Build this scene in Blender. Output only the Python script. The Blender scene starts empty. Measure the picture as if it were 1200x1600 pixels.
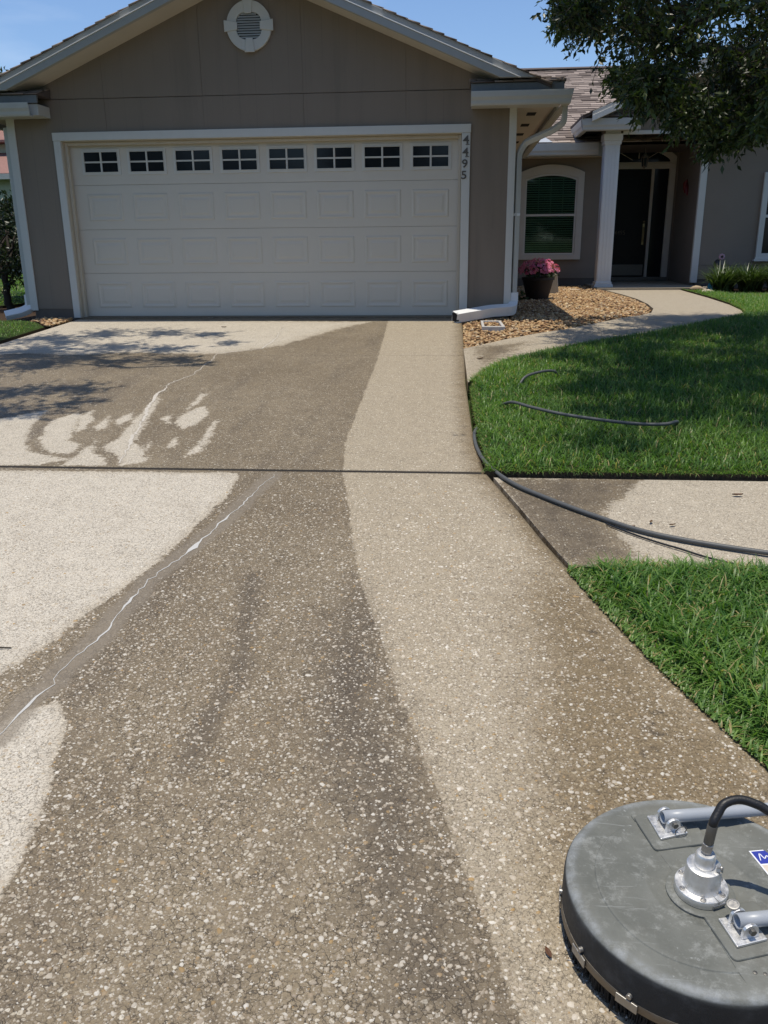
import bpy, bmesh, math, random
import numpy as np
from mathutils import Vector, Matrix, Quaternion
random.seed(7)
RNG = np.random.default_rng(11)
scene = bpy.context.scene
COL = scene.collection

# ------------------------------------------------------------------ camera, light, exposure
CAM = (2.466, -10.926, 0.955)
YAW, PITCH, ROLL, FPX = -0.0900, -0.3130, -0.0100, 1320.5
_f = Vector((math.sin(YAW)*math.cos(PITCH), math.cos(YAW)*math.cos(PITCH), math.sin(PITCH)))
_r0 = Vector((math.cos(YAW), -math.sin(YAW), 0)); _u0 = _r0.cross(_f)
_r = math.cos(ROLL)*_r0 + math.sin(ROLL)*_u0
_u = -math.sin(ROLL)*_r0 + math.cos(ROLL)*_u0
cam = bpy.data.cameras.new('camera'); cam_o = bpy.data.objects.new('camera', cam); COL.objects.link(cam_o)
M3 = Matrix((_r, _u, -_f)).transposed()
cam_o.matrix_world = Matrix.Translation(CAM) @ M3.to_4x4()
cam.sensor_width = 36; cam.sensor_fit = 'AUTO'; cam.lens = FPX/1600*36
cam.clip_start = 0.05; cam.clip_end = 2000
scene.camera = cam_o

SUN_DIR = Vector((-0.07, -0.045, 1.0)).normalized()          # towards the sun: almost overhead
w = bpy.data.worlds.new('World'); scene.world = w; w.use_nodes = True
wn = w.node_tree; wn.nodes.clear()
sky = wn.nodes.new('ShaderNodeTexSky'); sky.sky_type = 'NISHITA'; sky.sun_disc = False
sky.sun_elevation = math.asin(SUN_DIR.z); sky.sun_rotation = math.atan2(SUN_DIR.x, SUN_DIR.y)
sky.air_density = 1.0; sky.dust_density = 0.4; sky.ozone_density = 2.2; sky.altitude = 0
tcw = wn.nodes.new('ShaderNodeTexCoord')
mpw = wn.nodes.new('ShaderNodeMapping'); mpw.inputs['Scale'].default_value = (1.2, 1.2, 5.0)
nzw = wn.nodes.new('ShaderNodeTexNoise'); nzw.inputs['Scale'].default_value = 2.4; nzw.inputs['Detail'].default_value = 6
crw = wn.nodes.new('ShaderNodeMapRange'); crw.inputs[1].default_value = 0.52; crw.inputs[2].default_value = 0.85
crw.inputs[3].default_value = 0.0; crw.inputs[4].default_value = 0.38
mxw = wn.nodes.new('ShaderNodeMix'); mxw.data_type = 'RGBA'; mxw.inputs[7].default_value = (8.0, 8.6, 9.4, 1)
bg = wn.nodes.new('ShaderNodeBackground'); bg.inputs[1].default_value = 0.118
wo = wn.nodes.new('ShaderNodeOutputWorld')
wn.links.new(tcw.outputs['Generated'], mpw.inputs[0]); wn.links.new(mpw.outputs[0], nzw.inputs[0])
wn.links.new(nzw.outputs[0], crw.inputs[0]); wn.links.new(crw.outputs[0], mxw.inputs[0])
tnw = wn.nodes.new('ShaderNodeMix'); tnw.data_type = 'RGBA'; tnw.blend_type = 'MULTIPLY'; tnw.inputs[0].default_value = 1; tnw.inputs[7].default_value = (0.84, 0.93, 1.07, 1)
wn.links.new(sky.outputs[0], tnw.inputs[6]); wn.links.new(tnw.outputs[2], mxw.inputs[6]); wn.links.new(mxw.outputs[2], bg.inputs[0]); wn.links.new(bg.outputs[0], wo.inputs[0])
sl = bpy.data.lights.new('sun', 'SUN'); sl.energy = 3.7; sl.angle = math.radians(0.53); sl.color = (1.0, 0.93, 0.80)
so = bpy.data.objects.new('sun', sl); COL.objects.link(so)
so.rotation_mode = 'QUATERNION'; so.rotation_quaternion = SUN_DIR.to_track_quat('Z', 'Y'); so.location = (-5, -5, 40)
scene.view_settings.view_transform = 'Standard'; scene.view_settings.look = 'None'
scene.view_settings.exposure = 0.17; scene.view_settings.gamma = 1.0; scene.view_settings.use_curve_mapping = False
scene.render.engine = 'CYCLES'
try:
    scene.cycles.max_bounces = 8; scene.cycles.transparent_max_bounces = 12
except Exception: pass

# ------------------------------------------------------------------ node helper and materials
class NT:
    def __init__(s, name):
        s.m = bpy.data.materials.new(name); s.m.use_nodes = True; s.t = s.m.node_tree
        s.b = s.t.nodes['Principled BSDF']; s.o = s.t.nodes['Material Output']
        s.tc = s.t.nodes.new('ShaderNodeTexCoord'); s.P = s.tc.outputs['Object']
    def n(s, typ, **kw):
        x = s.t.nodes.new('ShaderNode'+typ)
        for k, v in kw.items(): setattr(x, k, v)
        return x
    def L(s, a, b): s.t.links.new(a, b)
    def val(s, sock, v):
        if hasattr(v, 'is_output'): s.L(v, sock)
        else: sock.default_value = v
    def math(s, op, a, b=0.0, c=None, clamp=False):
        x = s.n('Math', operation=op); x.use_clamp = clamp
        s.val(x.inputs[0], a); s.val(x.inputs[1], b)
        if c is not None: s.val(x.inputs[2], c)
        return x.outputs[0]
    def noise(s, scale, detail=3, rough=0.55, vec=None, out=0, dist=0.0):
        x = s.n('TexNoise'); x.inputs['Scale'].default_value = scale; x.inputs['Detail'].default_value = detail
        x.inputs['Roughness'].default_value = rough; x.inputs['Distortion'].default_value = dist
        s.L(vec if vec is not None else s.P, x.inputs['Vector']); return x.outputs[out]
    def vor(s, scale, feature='F1', vec=None, rnd=1.0):
        x = s.n('TexVoronoi', feature=feature); x.inputs['Scale'].default_value = scale; x.inputs['Randomness'].default_value = rnd
        s.L(vec if vec is not None else s.P, x.inputs['Vector']); return x
    def ramp(s, v, a, b, lo=0.0, hi=1.0, smooth=True):
        x = s.n('MapRange'); x.interpolation_type = 'SMOOTHSTEP' if smooth else 'LINEAR'
        s.val(x.inputs[0], v); x.inputs[1].default_value = a; x.inputs[2].default_value = b
        s.val(x.inputs[3], lo); s.val(x.inputs[4], hi); return x.outputs[0]
    def mix(s, f, a, b, mode='MIX'):
        x = s.n('Mix'); x.data_type = 'RGBA'; x.blend_type = mode
        s.val(x.inputs[0], f)
        for i, v in ((6, a), (7, b)):
            if hasattr(v, 'is_output'): s.L(v, x.inputs[i])
            else: x.inputs[i].default_value = (*v, 1) if len(v) == 3 else v
        return x.outputs[2]
    def gray(s, v):
        x = s.n('CombineColor'); 
        for i in range(3): s.val(x.inputs[i], v)
        return x.outputs[0]
    def attr(s, name, out='Fac'):
        x = s.n('Attribute'); x.attribute_name = name; return x.outputs[out]
    def scaled(s, sc):
        x = s.n('Mapping'); x.inputs['Scale'].default_value = sc; s.L(s.P, x.inputs[0]); return x.outputs[0]
    def warp(s, scale, amt):
        a = s.n('VectorMath', operation='SUBTRACT'); s.L(s.noise(scale, 2, out=1), a.inputs[0]); a.inputs[1].default_value = (.5, .5, .5)
        b = s.n('VectorMath', operation='MULTIPLY_ADD'); s.L(a.outputs[0], b.inputs[0]); b.inputs[1].default_value = (amt,)*3
        s.L(s.P, b.inputs[2]); return b.outputs[0]
    def bump(s, h, strength=0.3, dist=0.01):
        x = s.n('Bump'); x.inputs['Strength'].default_value = strength; x.inputs['Distance'].default_value = dist
        s.L(h, x.inputs['Height']); s.L(x.outputs[0], s.b.inputs['Normal'])
    def fin(s, col=None, rough=0.6, metal=0.0, spec=0.5):
        if col is not None:
            if hasattr(col, 'is_output'): s.L(col, s.b.inputs['Base Color'])
            else: s.b.inputs['Base Color'].default_value = (*col, 1)
        s.val(s.b.inputs['Roughness'], rough); s.b.inputs['Metallic'].default_value = metal
        s.b.inputs['Specular IOR Level'].default_value = spec
        return s.m

def mul(c, k): return tuple(x*k for x in c)
def painted(name, col, rough=0.55, scale=6, var=0.12, grime=0.0, grimecol=(.12, .10, .07), bump=0.08, bscale=120, spec=0.4, stretch=(1, 1, 1)):
    t = NT(name); v = t.scaled(stretch)
    n = t.noise(scale, 5, 0.6, v)
    c = t.mix(n, mul(col, 1-var), mul(col, 1+var))
    if grime > 0:
        g = t.ramp(t.noise(scale*1.7, 6, 0.7, v), 0.52, 0.8, 0, grime); c = t.mix(g, c, grimecol)
    t.bump(t.noise(bscale, 3), bump, 0.004)
    return t.fin(c, rough, 0, spec)
MT = {}
MT['wall'] = painted('wall_paint', (.252, .207, .165), .8, 2.2, .10, .10, (.11, .09, .07), .35, 260, .25)
def wall_ply():
    t = NT('wall_panel_paint'); v = t.scaled((1, 1, .25))
    n = t.noise(3.0, 5, .6, v); c = t.mix(n, (.236, .192, .152), (.278, .230, .184))
    w_ = t.n('TexWave', wave_type='BANDS', bands_direction='X'); w_.inputs['Scale'].default_value = 1.55; w_.inputs['Distortion'].default_value = 0
    t.L(t.P, w_.inputs[0])
    g = t.ramp(w_.outputs['Fac'], 0.0, 0.012, .16, 0)
    c = t.mix(t.math('MULTIPLY', g, t.ramp(t.noise(.9, 3), .35, .65)), c, (.10, .085, .07))
    st = t.ramp(t.noise(1.1, 5, .6, t.scaled((4, 1, .35))), .5, .8, 0, .25); c = t.mix(st, c, (.13, .11, .09))
    t.bump(t.noise(60, 5, .7, t.scaled((1, 1, .08))), .22, .003); return t.fin(c, .82, 0, .2)
MT['panel'] = wall_ply()
MT['trim'] = painted('white_trim_paint', (.65, .635, .585), .5, 3, .07, .25, (.42, .38, .30), .15, 90, .4, (1, 1, .3))
MT['jamb'] = painted('cream_jamb_paint', (.54, .48, .38), .55, 5, .10, .40, (.36, .27, .17), .2, 80, .4, (1, 1, .25))
MT['door'] = painted('garage_door_enamel', (.64, .59, .50), .42, 1.3, .05, .10, (.50, .46, .40), .05, 400, .45)
MT['wframe'] = painted('white_window_frame', (.64, .62, .56), .45, 4, .05, .1, (.5, .45, .38), .03, 100, .4)
MT['soffit'] = painted('soffit_paint', (.62, .56, .47), .7, 3, .08, .15, (.4, .34, .26), .1, 100, .3)
MT['gutter'] = painted('gutter_enamel', (.54, .53, .485), .4, 4, .06, .25, (.38, .35, .29), .04, 60, .5)
MT['spout'] = painted('downspout_enamel', (.80, .80, .79), .35, 5, .05, .12, (.5, .46, .4), .03, 60, .5)
MT['fascia'] = painted('fascia_paint', (.40, .40, .38), .5, 3, .08, .2, (.3, .27, .22), .1, 90, .4)
MT['flash'] = painted('grey_flashing', (.17, .18, .18), .4, 20, .15, .2, (.3, .3, .3), .1, 90, .5)
MT['found'] = painted('foundation_render', (.15, .125, .105), .9, 6, .2, .4, (.07, .06, .05), .5, 120, .2)
MT['column'] = painted('column_paint', (.72, .72, .70), .5, 3, .05, .12, (.5, .45, .38), .06, 90, .4)
MT['frontdoor'] = painted('black_door_paint', (.008, .008, .009), .4, 5, .2, 0, bump=.03, spec=.2)
MT['entrytrim'] = painted('entry_trim_paint', (.62, .57, .49), .5, 4, .06, .15, (.35, .3, .24), .08, 90, .4)
MT['kick'] = painted('kick_plate_metal', (.16, .145, .12), .35, 6, .15, bump=.05)
MT['brass'] = painted('aged_brass', (.42, .33, .18), .3, 30, .2, bump=.03); MT['brass'].node_tree.nodes['Principled BSDF'].inputs['Metallic'].default_value = .8
MT['digit'] = painted('weathered_bronze_digit', (.12, .105, .09), .5, 40, .25, bump=.1)
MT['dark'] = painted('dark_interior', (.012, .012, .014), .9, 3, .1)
MT['blind'] = painted('blind_slat', (.62, .64, .59), .6, 4, .06)
def glass(name, tint, alpha_front, rough=.03):
    t = NT(name); t.t.nodes.remove(t.b)
    fr = t.n('Fresnel'); fr.inputs[0].default_value = 1.5
    tr = t.n('BsdfTransparent'); tr.inputs[0].default_value = (*tint, 1)
    gl = t.n('BsdfGlossy'); gl.inputs[0].default_value = (.9, .95, .95, 1); gl.inputs[1].default_value = rough
    mx = t.n('MixShader'); f = t.math('ADD', fr.outputs[0], alpha_front, clamp=True)
    t.L(f, mx.inputs[0]); t.L(tr.outputs[0], mx.inputs[1]); t.L(gl.outputs[0], mx.inputs[2]); t.L(mx.outputs[0], t.o.inputs[0]); return t.m
MT['glass'] = glass('tinted_window_glass', (.60, .72, .65), .0)
def darkpane():
    t = NT('dark_pane_glass'); n = t.noise(3, 3)
    return t.fin(t.mix(n, (.008, .010, .012), (.016, .019, .023)), .10, 0, .28)
MT['pane'] = darkpane()

def shingle_mat(name, use_attr):
    t = NT(name)
    if use_attr: r = t.attr('tint')
    else: r = t.n('ObjectInfo').outputs['Random']
    c1 = t.mix(r, (.120, .094, .080), (.42, .345, .295))
    sp = t.noise(260, 2); c = t.mix(t.ramp(sp, .42, .62), mul((.10, .08, .075), 1), c1)
    c = t.mix(.75, c, c1)
    c = t.mix(t.ramp(t.noise(1.2, 4), .5, .8, 0, .3), c, (.14, .11, .10))
    t.bump(sp, .4, .004); return t.fin(c, .92, 0, .2)
MT['shingle'] = shingle_mat('roof_shingle_granules', False); MT['shingle_a'] = shingle_mat('roof_shingle_granules_joined', True)
MT['underlay'] = painted('roof_underlay', (.10, .08, .072), .95, 8, .2)

def concrete(name, plain=False):
    t = NT(name)
    if plain: clean = t.attr('clean')
    else: clean = t.attr('clean')
    damp = t.attr('damp'); patch = t.attr('patch'); oil = t.attr('oil')
    n_edge = t.math('SUBTRACT', t.noise(9, 6, .65), .5)
    n_edge2 = t.math('SUBTRACT', t.noise(45, 3, .6), .5)
    cl = t.math('ADD', clean, t.math('ADD', t.math('MULTIPLY', n_edge, .62), t.math('MULTIPLY', n_edge2, .55)))
    cl = t.ramp(cl, .44, .58)
    lev = t.attr('level')                                        # how bright a cleaned patch is
    big = t.noise(.9, 5, .6); mid = t.noise(5.5, 6, .65); fine = t.noise(420, 2, .6); sand = t.noise(150, 3, .7)
    # paste colours
    dirty = t.mix(t.ramp(big, .3, .7), (.172, .130, .078), (.240, .190, .122))
    dirty = t.mix(t.ramp(mid, .45, .75, 0, .30), dirty, (.105, .078, .048))
    dirty = t.mix(t.ramp(t.noise(2.2, 5, .6, t.scaled((1.6, .28, 1))), .48, .72, 0, .55), dirty, (.105, .080, .054))
    cleanc = t.mix(lev, (.375, .312, .220), (.585, .530, .440))
    cleanc = t.mix(t.ramp(mid, .5, .8, 0, .35), cleanc, (.275, .225, .165))
    base = t.mix(cl, dirty, cleanc)
    # stones in the paste (small ones; the larger are real pebbles lying in the surface)
    wv = t.warp(70, .012)
    v1 = t.vor(76, vec=wv); sep = t.n('SeparateColor'); t.L(v1.outputs['Color'], sep.inputs[0])
    thr = t.ramp(sep.outputs[0], .32, 1.0, .0, .47, False)
    m1 = t.ramp(t.math('SUBTRACT', thr, v1.outputs['Distance']), -.02, .05)
    v2 = t.vor(165, vec=wv); sep2 = t.n('SeparateColor'); t.L(v2.outputs['Color'], sep2.inputs[0])
    thr2 = t.ramp(sep2.outputs[0], .20, 1.0, 0, .52, False)
    m2 = t.ramp(t.math('SUBTRACT', thr2, v2.outputs['Distance']), -.03, .06)
    stone = t.mix(sep.outputs[1], (.42, .34, .23), (.74, .68, .56))
    stone2 = t.mix(sep2.outputs[1], (.24, .185, .13), (.58, .52, .42))
    m2 = t.math('MULTIPLY', m2, .80 if not plain else .30)
    m1 = t.math('MULTIPLY', m1, .92 if not plain else .55)
    smul = t.ramp(cl, 0, 1, .82, 1.0, False)
    c = t.mix(m2, base, t.mix(1, stone2, t.gray(smul), 'MULTIPLY')); c = t.mix(m1, c, t.mix(1, stone, t.gray(smul), 'MULTIPLY'))
    # dark grains and fine crazing
    c = t.mix(t.ramp(fine, .52, .72, 0, .50), c, (.07, .055, .04))
    c = t.mix(t.ramp(sand, .46, .68, 0, .62), c, (.080, .060, .040))
    c = t.mix(t.ramp(t.noise(230, 2, .6), .58, .74, 0, .50), c, (.50, .45, .37))
    v3 = t.vor(44, 'DISTANCE_TO_EDGE', vec=t.warp(60, .026))
    cr = t.ramp(v3.outputs['Distance'], 0.0, .050, 1, 0)
    cr = t.math('MULTIPLY', cr, t.ramp(t.noise(13, 5, .7), .36, .54, 0, .85))
    cr = t.math('MULTIPLY', cr, t.math('SUBTRACT', 1.0, m1, clamp=True))
    cr = t.math('MULTIPLY', cr, t.ramp(cl, 0, 1, 1.0, .62, False))
    c = t.mix(cr, c, (.050, .040, .030))
    # grey skim patch along the crack, damp brown edge, dark water stain
    pc = t.mix(t.noise(30, 4), (.178, .146, .108), (.250, .212, .164))
    pm = t.ramp(t.math('ADD', patch, t.math('MULTIPLY', n_edge, .7)), .35, .75, 0, .72)
    c = t.mix(pm, c, pc)
    dm = t.ramp(t.math('ADD', damp, t.math('ADD', t.math('MULTIPLY', n_edge, .6), t.math('MULTIPLY', n_edge2, .4))), .25, .95, 0, .80)
    c = t.mix(dm, c, t.mix(1, c, (.47, .405, .295), 'MULTIPLY'))
    blot = t.math('MULTIPLY', t.ramp(t.noise(14, 6, .75), .55, .70), damp); c = t.mix(t.math('MULTIPLY', blot, .75), c, (.055, .045, .034))
    om = t.ramp(t.math('ADD', oil, t.math('MULTIPLY', n_edge, .8)), .15, .85, 0, .66)
    c = t.mix(om, c, (.070, .055, .040))
    h = t.math('ADD', t.math('MULTIPLY', sand, .6), t.math('MULTIPLY', m1, .35)); h = t.math('SUBTRACT', h, t.math('MULTIPLY', cr, .8))
    t.bump(h, .55, .006)
    rough = t.ramp(cl, 0, 1, .62, .85, False)
    return t.fin(c, rough, 0, .35)
MT['drive'] = concrete('exposed_aggregate_concrete'); MT['walk'] = concrete('walk_concrete', True)
def pebble_mat():
    t = NT('cream_pebble'); r = t.attr('tint'); k = t.attr('soil')
    cr = t.n('ValToRGB'); e = cr.color_ramp.elements
    e[0].position = 0; e[0].color = (.22, .165, .105, 1); e[1].position = 1; e[1].color = (.70, .65, .56, 1)
    for p, cc in ((.12, (.42, .27, .11, 1)), (.3, (.36, .29, .21, 1)), (.6, (.54, .47, .37, 1))):
        x = e.new(p); x.color = cc
    t.L(r, cr.inputs[0])
    c = t.mix(t.ramp(t.noise(220, 3), .45, .75, 0, .35), cr.outputs[0], (.30, .25, .19))
    c = t.mix(1, c, t.gray(k), 'MULTIPLY')
    t.bump(t.noise(300, 3), .25, .002); return t.fin(c, .6, 0, .35)
MT['pebble'] = pebble_mat()
def stones_mat():
    t = NT('river_gravel'); r = t.attr('tint')
    cr = t.n('ValToRGB'); e = cr.color_ramp.elements
    e[0].position = 0; e[0].color = (.13, .065, .030, 1); e[1].position = 1; e[1].color = (.74, .60, .38, 1)
    for p, cc in ((.2, (.28, .15, .065, 1)), (.45, (.45, .275, .125, 1)), (.7, (.55, .39, .20, 1)), (.85, (.40, .31, .21, 1))):
        x = e.new(p); x.color = cc
    t.L(r, cr.inputs[0])
    c = t.mix(t.ramp(t.noise(60, 4), .4, .7, 0, .4), cr.outputs[0], (.22, .14, .08))
    t.bump(t.noise(120, 3), .3, .003); return t.fin(c, .6, 0, .35)
MT['gravel'] = stones_mat()
def leafy(name, c0, c1, rough=.45, trans=.35, spec=.45):
    t = NT(name); r = t.attr('tint')
    c = t.mix(r, c0, c1)
    if name == 'grass_blade': c = t.mix(t.ramp(r, .985, .995), c, (.40, .33, .15))
    t.fin(c, rough, 0, spec)
    tl = t.n('BsdfTranslucent'); t.L(t.mix(1, c, (1.3, 1.5, .6), 'MULTIPLY'), tl.inputs[0])
    ad = t.n('MixShader'); ad.inputs[0].default_value = trans
    t.L(t.b.outputs[0], ad.inputs[1]); t.L(tl.outputs[0], ad.inputs[2]); t.L(ad.outputs[0], t.o.inputs[0]); return t.m
MT['leaf'] = leafy('oak_leaf', (.014, .025, .009), (.098, .138, .040), .36, .30)
MT['grass'] = leafy('grass_blade', (.042, .120, .022), (.215, .345, .078), .42, .40, .4)
MT['strap'] = leafy('strap_leaf', (.020, .048, .010), (.12, .17, .055), .4, .22)
MT['shrubleaf'] = leafy('shrub_leaf', (.014, .028, .010), (.045, .070, .022), .4, .2)
MT['brightleaf'] = leafy('bright_leaf', (.06, .13, .02), (.14, .24, .04), .5, .3)
MT['potleaf'] = leafy('flower_leaf', (.025, .055, .018), (.06, .11, .03), .5, .25)
MT['petal'] = leafy('pink_petal', (.66, .09, .24), (.88, .38, .56), .6, .3, .2)
MT['bark'] = painted('bark', (.050, .042, .034), .9, 14, .4, .3, (.03, .025, .02), .9, 40, .2, (1, 1, .2))
def soil_mat():
    t = NT('dark_soil'); n = t.noise(30, 6, .7)
    c = t.mix(n, (.030, .022, .014), (.12, .09, .055)); t.bump(t.noise(70, 5, .7), .9, .02); return t.fin(c, .95, 0, .1)
MT['soil'] = soil_mat()
def turf_mat():
    t = NT('turf_ground'); n = t.noise(40, 6, .7)
    c = t.mix(n, (.020, .040, .010), (.060, .085, .024)); t.bump(n, .9, .03); return t.fin(c, .95, 0, .1)
MT['turf'] = turf_mat()
MT['mulch'] = painted('mulch', (.055, .036, .024), .95, 30, .4, .3, (.02, .014, .01), 1.0, 70, .1)
MT['filler'] = painted('crack_filler', (.50, .49, .465), .6, 25, .12, .2, (.45, .43, .40), .3, 80, .3)
MT['gap'] = painted('joint_dirt', (.020, .016, .012), .95, 20, .3)

# ------------------------------------------------------------------ object helpers
def tag(o, label=None, cat=None, group=None, kind=None):
    if label: o['label'] = label
    if cat: o['category'] = cat
    if group: o['group'] = group
    if kind: o['kind'] = kind
    return o
def wloc(o):
    v = Vector((0, 0, 0))
    while o is not None: v = v + Vector(o.location); o = o.parent
    return v
def thing(name, loc, label=None, cat=None, group=None, kind=None):
    o = bpy.data.objects.new(name, None); COL.objects.link(o); o.location = loc; o.empty_display_size = .1
    return tag(o, label, cat, group, kind)
def link(name, mesh, parent=None, loc=(0, 0, 0)):
    o = bpy.data.objects.new(name, mesh); COL.objects.link(o)
    if parent is not None: o.parent = parent
    o.location = loc; return o
class MB:
    def __init__(s): s.v = []; s.f = []
    def add(s, vs, fs):
        k = len(s.v); s.v += [tuple(v) for v in vs]; s.f += [tuple(i+k for i in f) for f in fs]; return s
    def box(s, x0, x1, y0, y1, z0, z1):
        return s.add([(x0,y0,z0),(x1,y0,z0),(x1,y1,z0),(x0,y1,z0),(x0,y0,z1),(x1,y0,z1),(x1,y1,z1),(x0,y1,z1)],
              [(0,3,2,1),(4,5,6,7),(0,1,5,4),(1,2,6,5),(2,3,7,6),(3,0,4,7)])
    def prism(s, poly, axis, a, b):
        """poly: 2D points; axis x: (y,z); y: (x,z); z: (x,y)"""
        def p(q, t): return {'x': (t, q[0], q[1]), 'y': (q[0], t, q[1]), 'z': (q[0], q[1], t)}[axis]
        n = len(poly)
        return s.add([p(q, a) for q in poly]+[p(q, b) for q in poly],
              [tuple(range(n))[::-1], tuple(range(n, 2*n))]+[(i, (i+1) % n, n+(i+1) % n, n+i) for i in range(n)])
    def tube(s, path, r, n=8, caps=True, flat=None):
        """round (or flat=(w,h) rectangular) tube along a path; r scalar or list"""
        path = [Vector(p) for p in path]; m = len(path); rr = r if isinstance(r, (list, tuple)) else [r]*m
        rings = []; prev = None
        for i, p in enumerate(path):
            d = (path[min(i+1, m-1)]-path[max(i-1, 0)]).normalized()
            if prev is None:
                a = Vector((0, 0, 1)) if abs(d.z) < .9 else Vector((0, 1, 0)); x = d.cross(a).normalized()
            else: x = (prev - d*prev.dot(d)).normalized()
            prev = x; y = d.cross(x)
            if flat:
                wd, ht = flat; cs = [(-wd/2, -ht/2), (wd/2, -ht/2), (wd/2, ht/2), (-wd/2, ht/2)]
                rings.append([p+x*c[0]+y*c[1] for c in cs])
            else: rings.append([p+(x*math.cos(2*math.pi*k/n)+y*math.sin(2*math.pi*k/n))*rr[i] for k in range(n)])
        n = 4 if flat else n
        vs = [v for r_ in rings for v in r_]; fs = []
        for i in range(m-1):
            for k in range(n): fs.append((i*n+k, i*n+(k+1) % n, (i+1)*n+(k+1) % n, (i+1)*n+k))
        if caps: fs += [tuple(range(n))[::-1], tuple((m-1)*n+k for k in range(n))]
        return s.add(vs, fs)
    def lathe(s, prof, c, n=24, caps=True):
        vs = []; fs = []
        for r, z in prof: vs += [(c[0]+r*math.cos(2*math.pi*k/n), c[1]+r*math.sin(2*math.pi*k/n), c[2]+z) for k in range(n)]
        for i in range(len(prof)-1):
            for k in range(n): fs.append((i*n+k, i*n+(k+1) % n, (i+1)*n+(k+1) % n, (i+1)*n+k))
        if caps: fs += [tuple(range(n))[::-1], tuple((len(prof)-1)*n+k for k in range(n))]
        return s.add(vs, fs)
    def mesh(s, name, mat, off=(0, 0, 0), smooth=False):
        me = bpy.data.meshes.new(name)
        me.from_pydata([(v[0]-off[0], v[1]-off[1], v[2]-off[2]) for v in s.v], [], s.f)
        bm = bmesh.new(); bm.from_mesh(me); bmesh.ops.recalc_face_normals(bm, faces=bm.faces); bm.to_mesh(me); bm.free()
        me.materials.append(MT[mat]); 
        if smooth: me.shade_smooth()
        me.update(); return me
    def build(s, name, mat, parent=None, bevel=0, smooth=False, seg=2):
        o = link(name, s.mesh(name, mat, wloc(parent), smooth), parent)
        if bevel:
            b = o.modifiers.new('bevel', 'BEVEL'); b.width = bevel; b.segments = seg; b.limit_method = 'ANGLE'; b.angle_limit = math.radians(35)
            if smooth: b.harden_normals = False
        if smooth and bevel == 0:
            try: o.data.set_sharp_from_angle(angle=math.radians(40))
            except Exception: pass
        return o
def np_mesh(name, V, F, mat, attrs=None, smooth=False, face_attrs=None):
    """V (n,3), F (m,k) numpy; constant polygon size"""
    me = bpy.data.meshes.new(name); V = np.asarray(V, np.float32); F = np.asarray(F, np.int32)
    m, k = F.shape
    me.vertices.add(len(V)); me.vertices.foreach_set('co', V.ravel())
    me.loops.add(m*k); me.loops.foreach_set('vertex_index', F.ravel())
    me.polygons.add(m); me.polygons.foreach_set('loop_start', np.arange(0, m*k, k, dtype=np.int32))
    me.update(calc_edges=True)
    for nme, a in (attrs or {}).items():
        at = me.attributes.new(nme, 'FLOAT', 'POINT'); at.data.foreach_set('value', np.asarray(a, np.float32))
    me.materials.append(MT[mat])
    if smooth: me.shade_smooth()
    me.validate(); return me
def inpoly(x, y, poly):
    r = np.zeros(x.shape, bool); n = len(poly)
    for i in range(n):
        x0, y0 = poly[i]; x1, y1 = poly[(i+1) % n]
        if y0 == y1: continue
        c = ((y0 > y) != (y1 > y)) & (x < (x1-x0)*(y-y0)/(y1-y0)+x0); r ^= c
    return r
def polydist(x, y, poly, closed=True):
    d = np.full(x.shape, 1e9); n = len(poly)
    for i in range(n if closed else n-1):
        ax, ay = poly[i]; bx, by = poly[(i+1) % n]; dx, dy = bx-ax, by-ay; l = dx*dx+dy*dy+1e-12
        t = np.clip(((x-ax)*dx+(y-ay)*dy)/l, 0, 1); d = np.minimum(d, np.hypot(x-ax-t*dx, y-ay-t*dy))
    return d
def field(x, y, poly, soft):
    d = polydist(x, y, poly); s = np.where(inpoly(x, y, poly), d, -d); return np.clip(.5+s/(2*soft), 0, 1)
SLOPE = .045
def zg(y): return SLOPE*np.minimum(y, 0.0)

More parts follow.
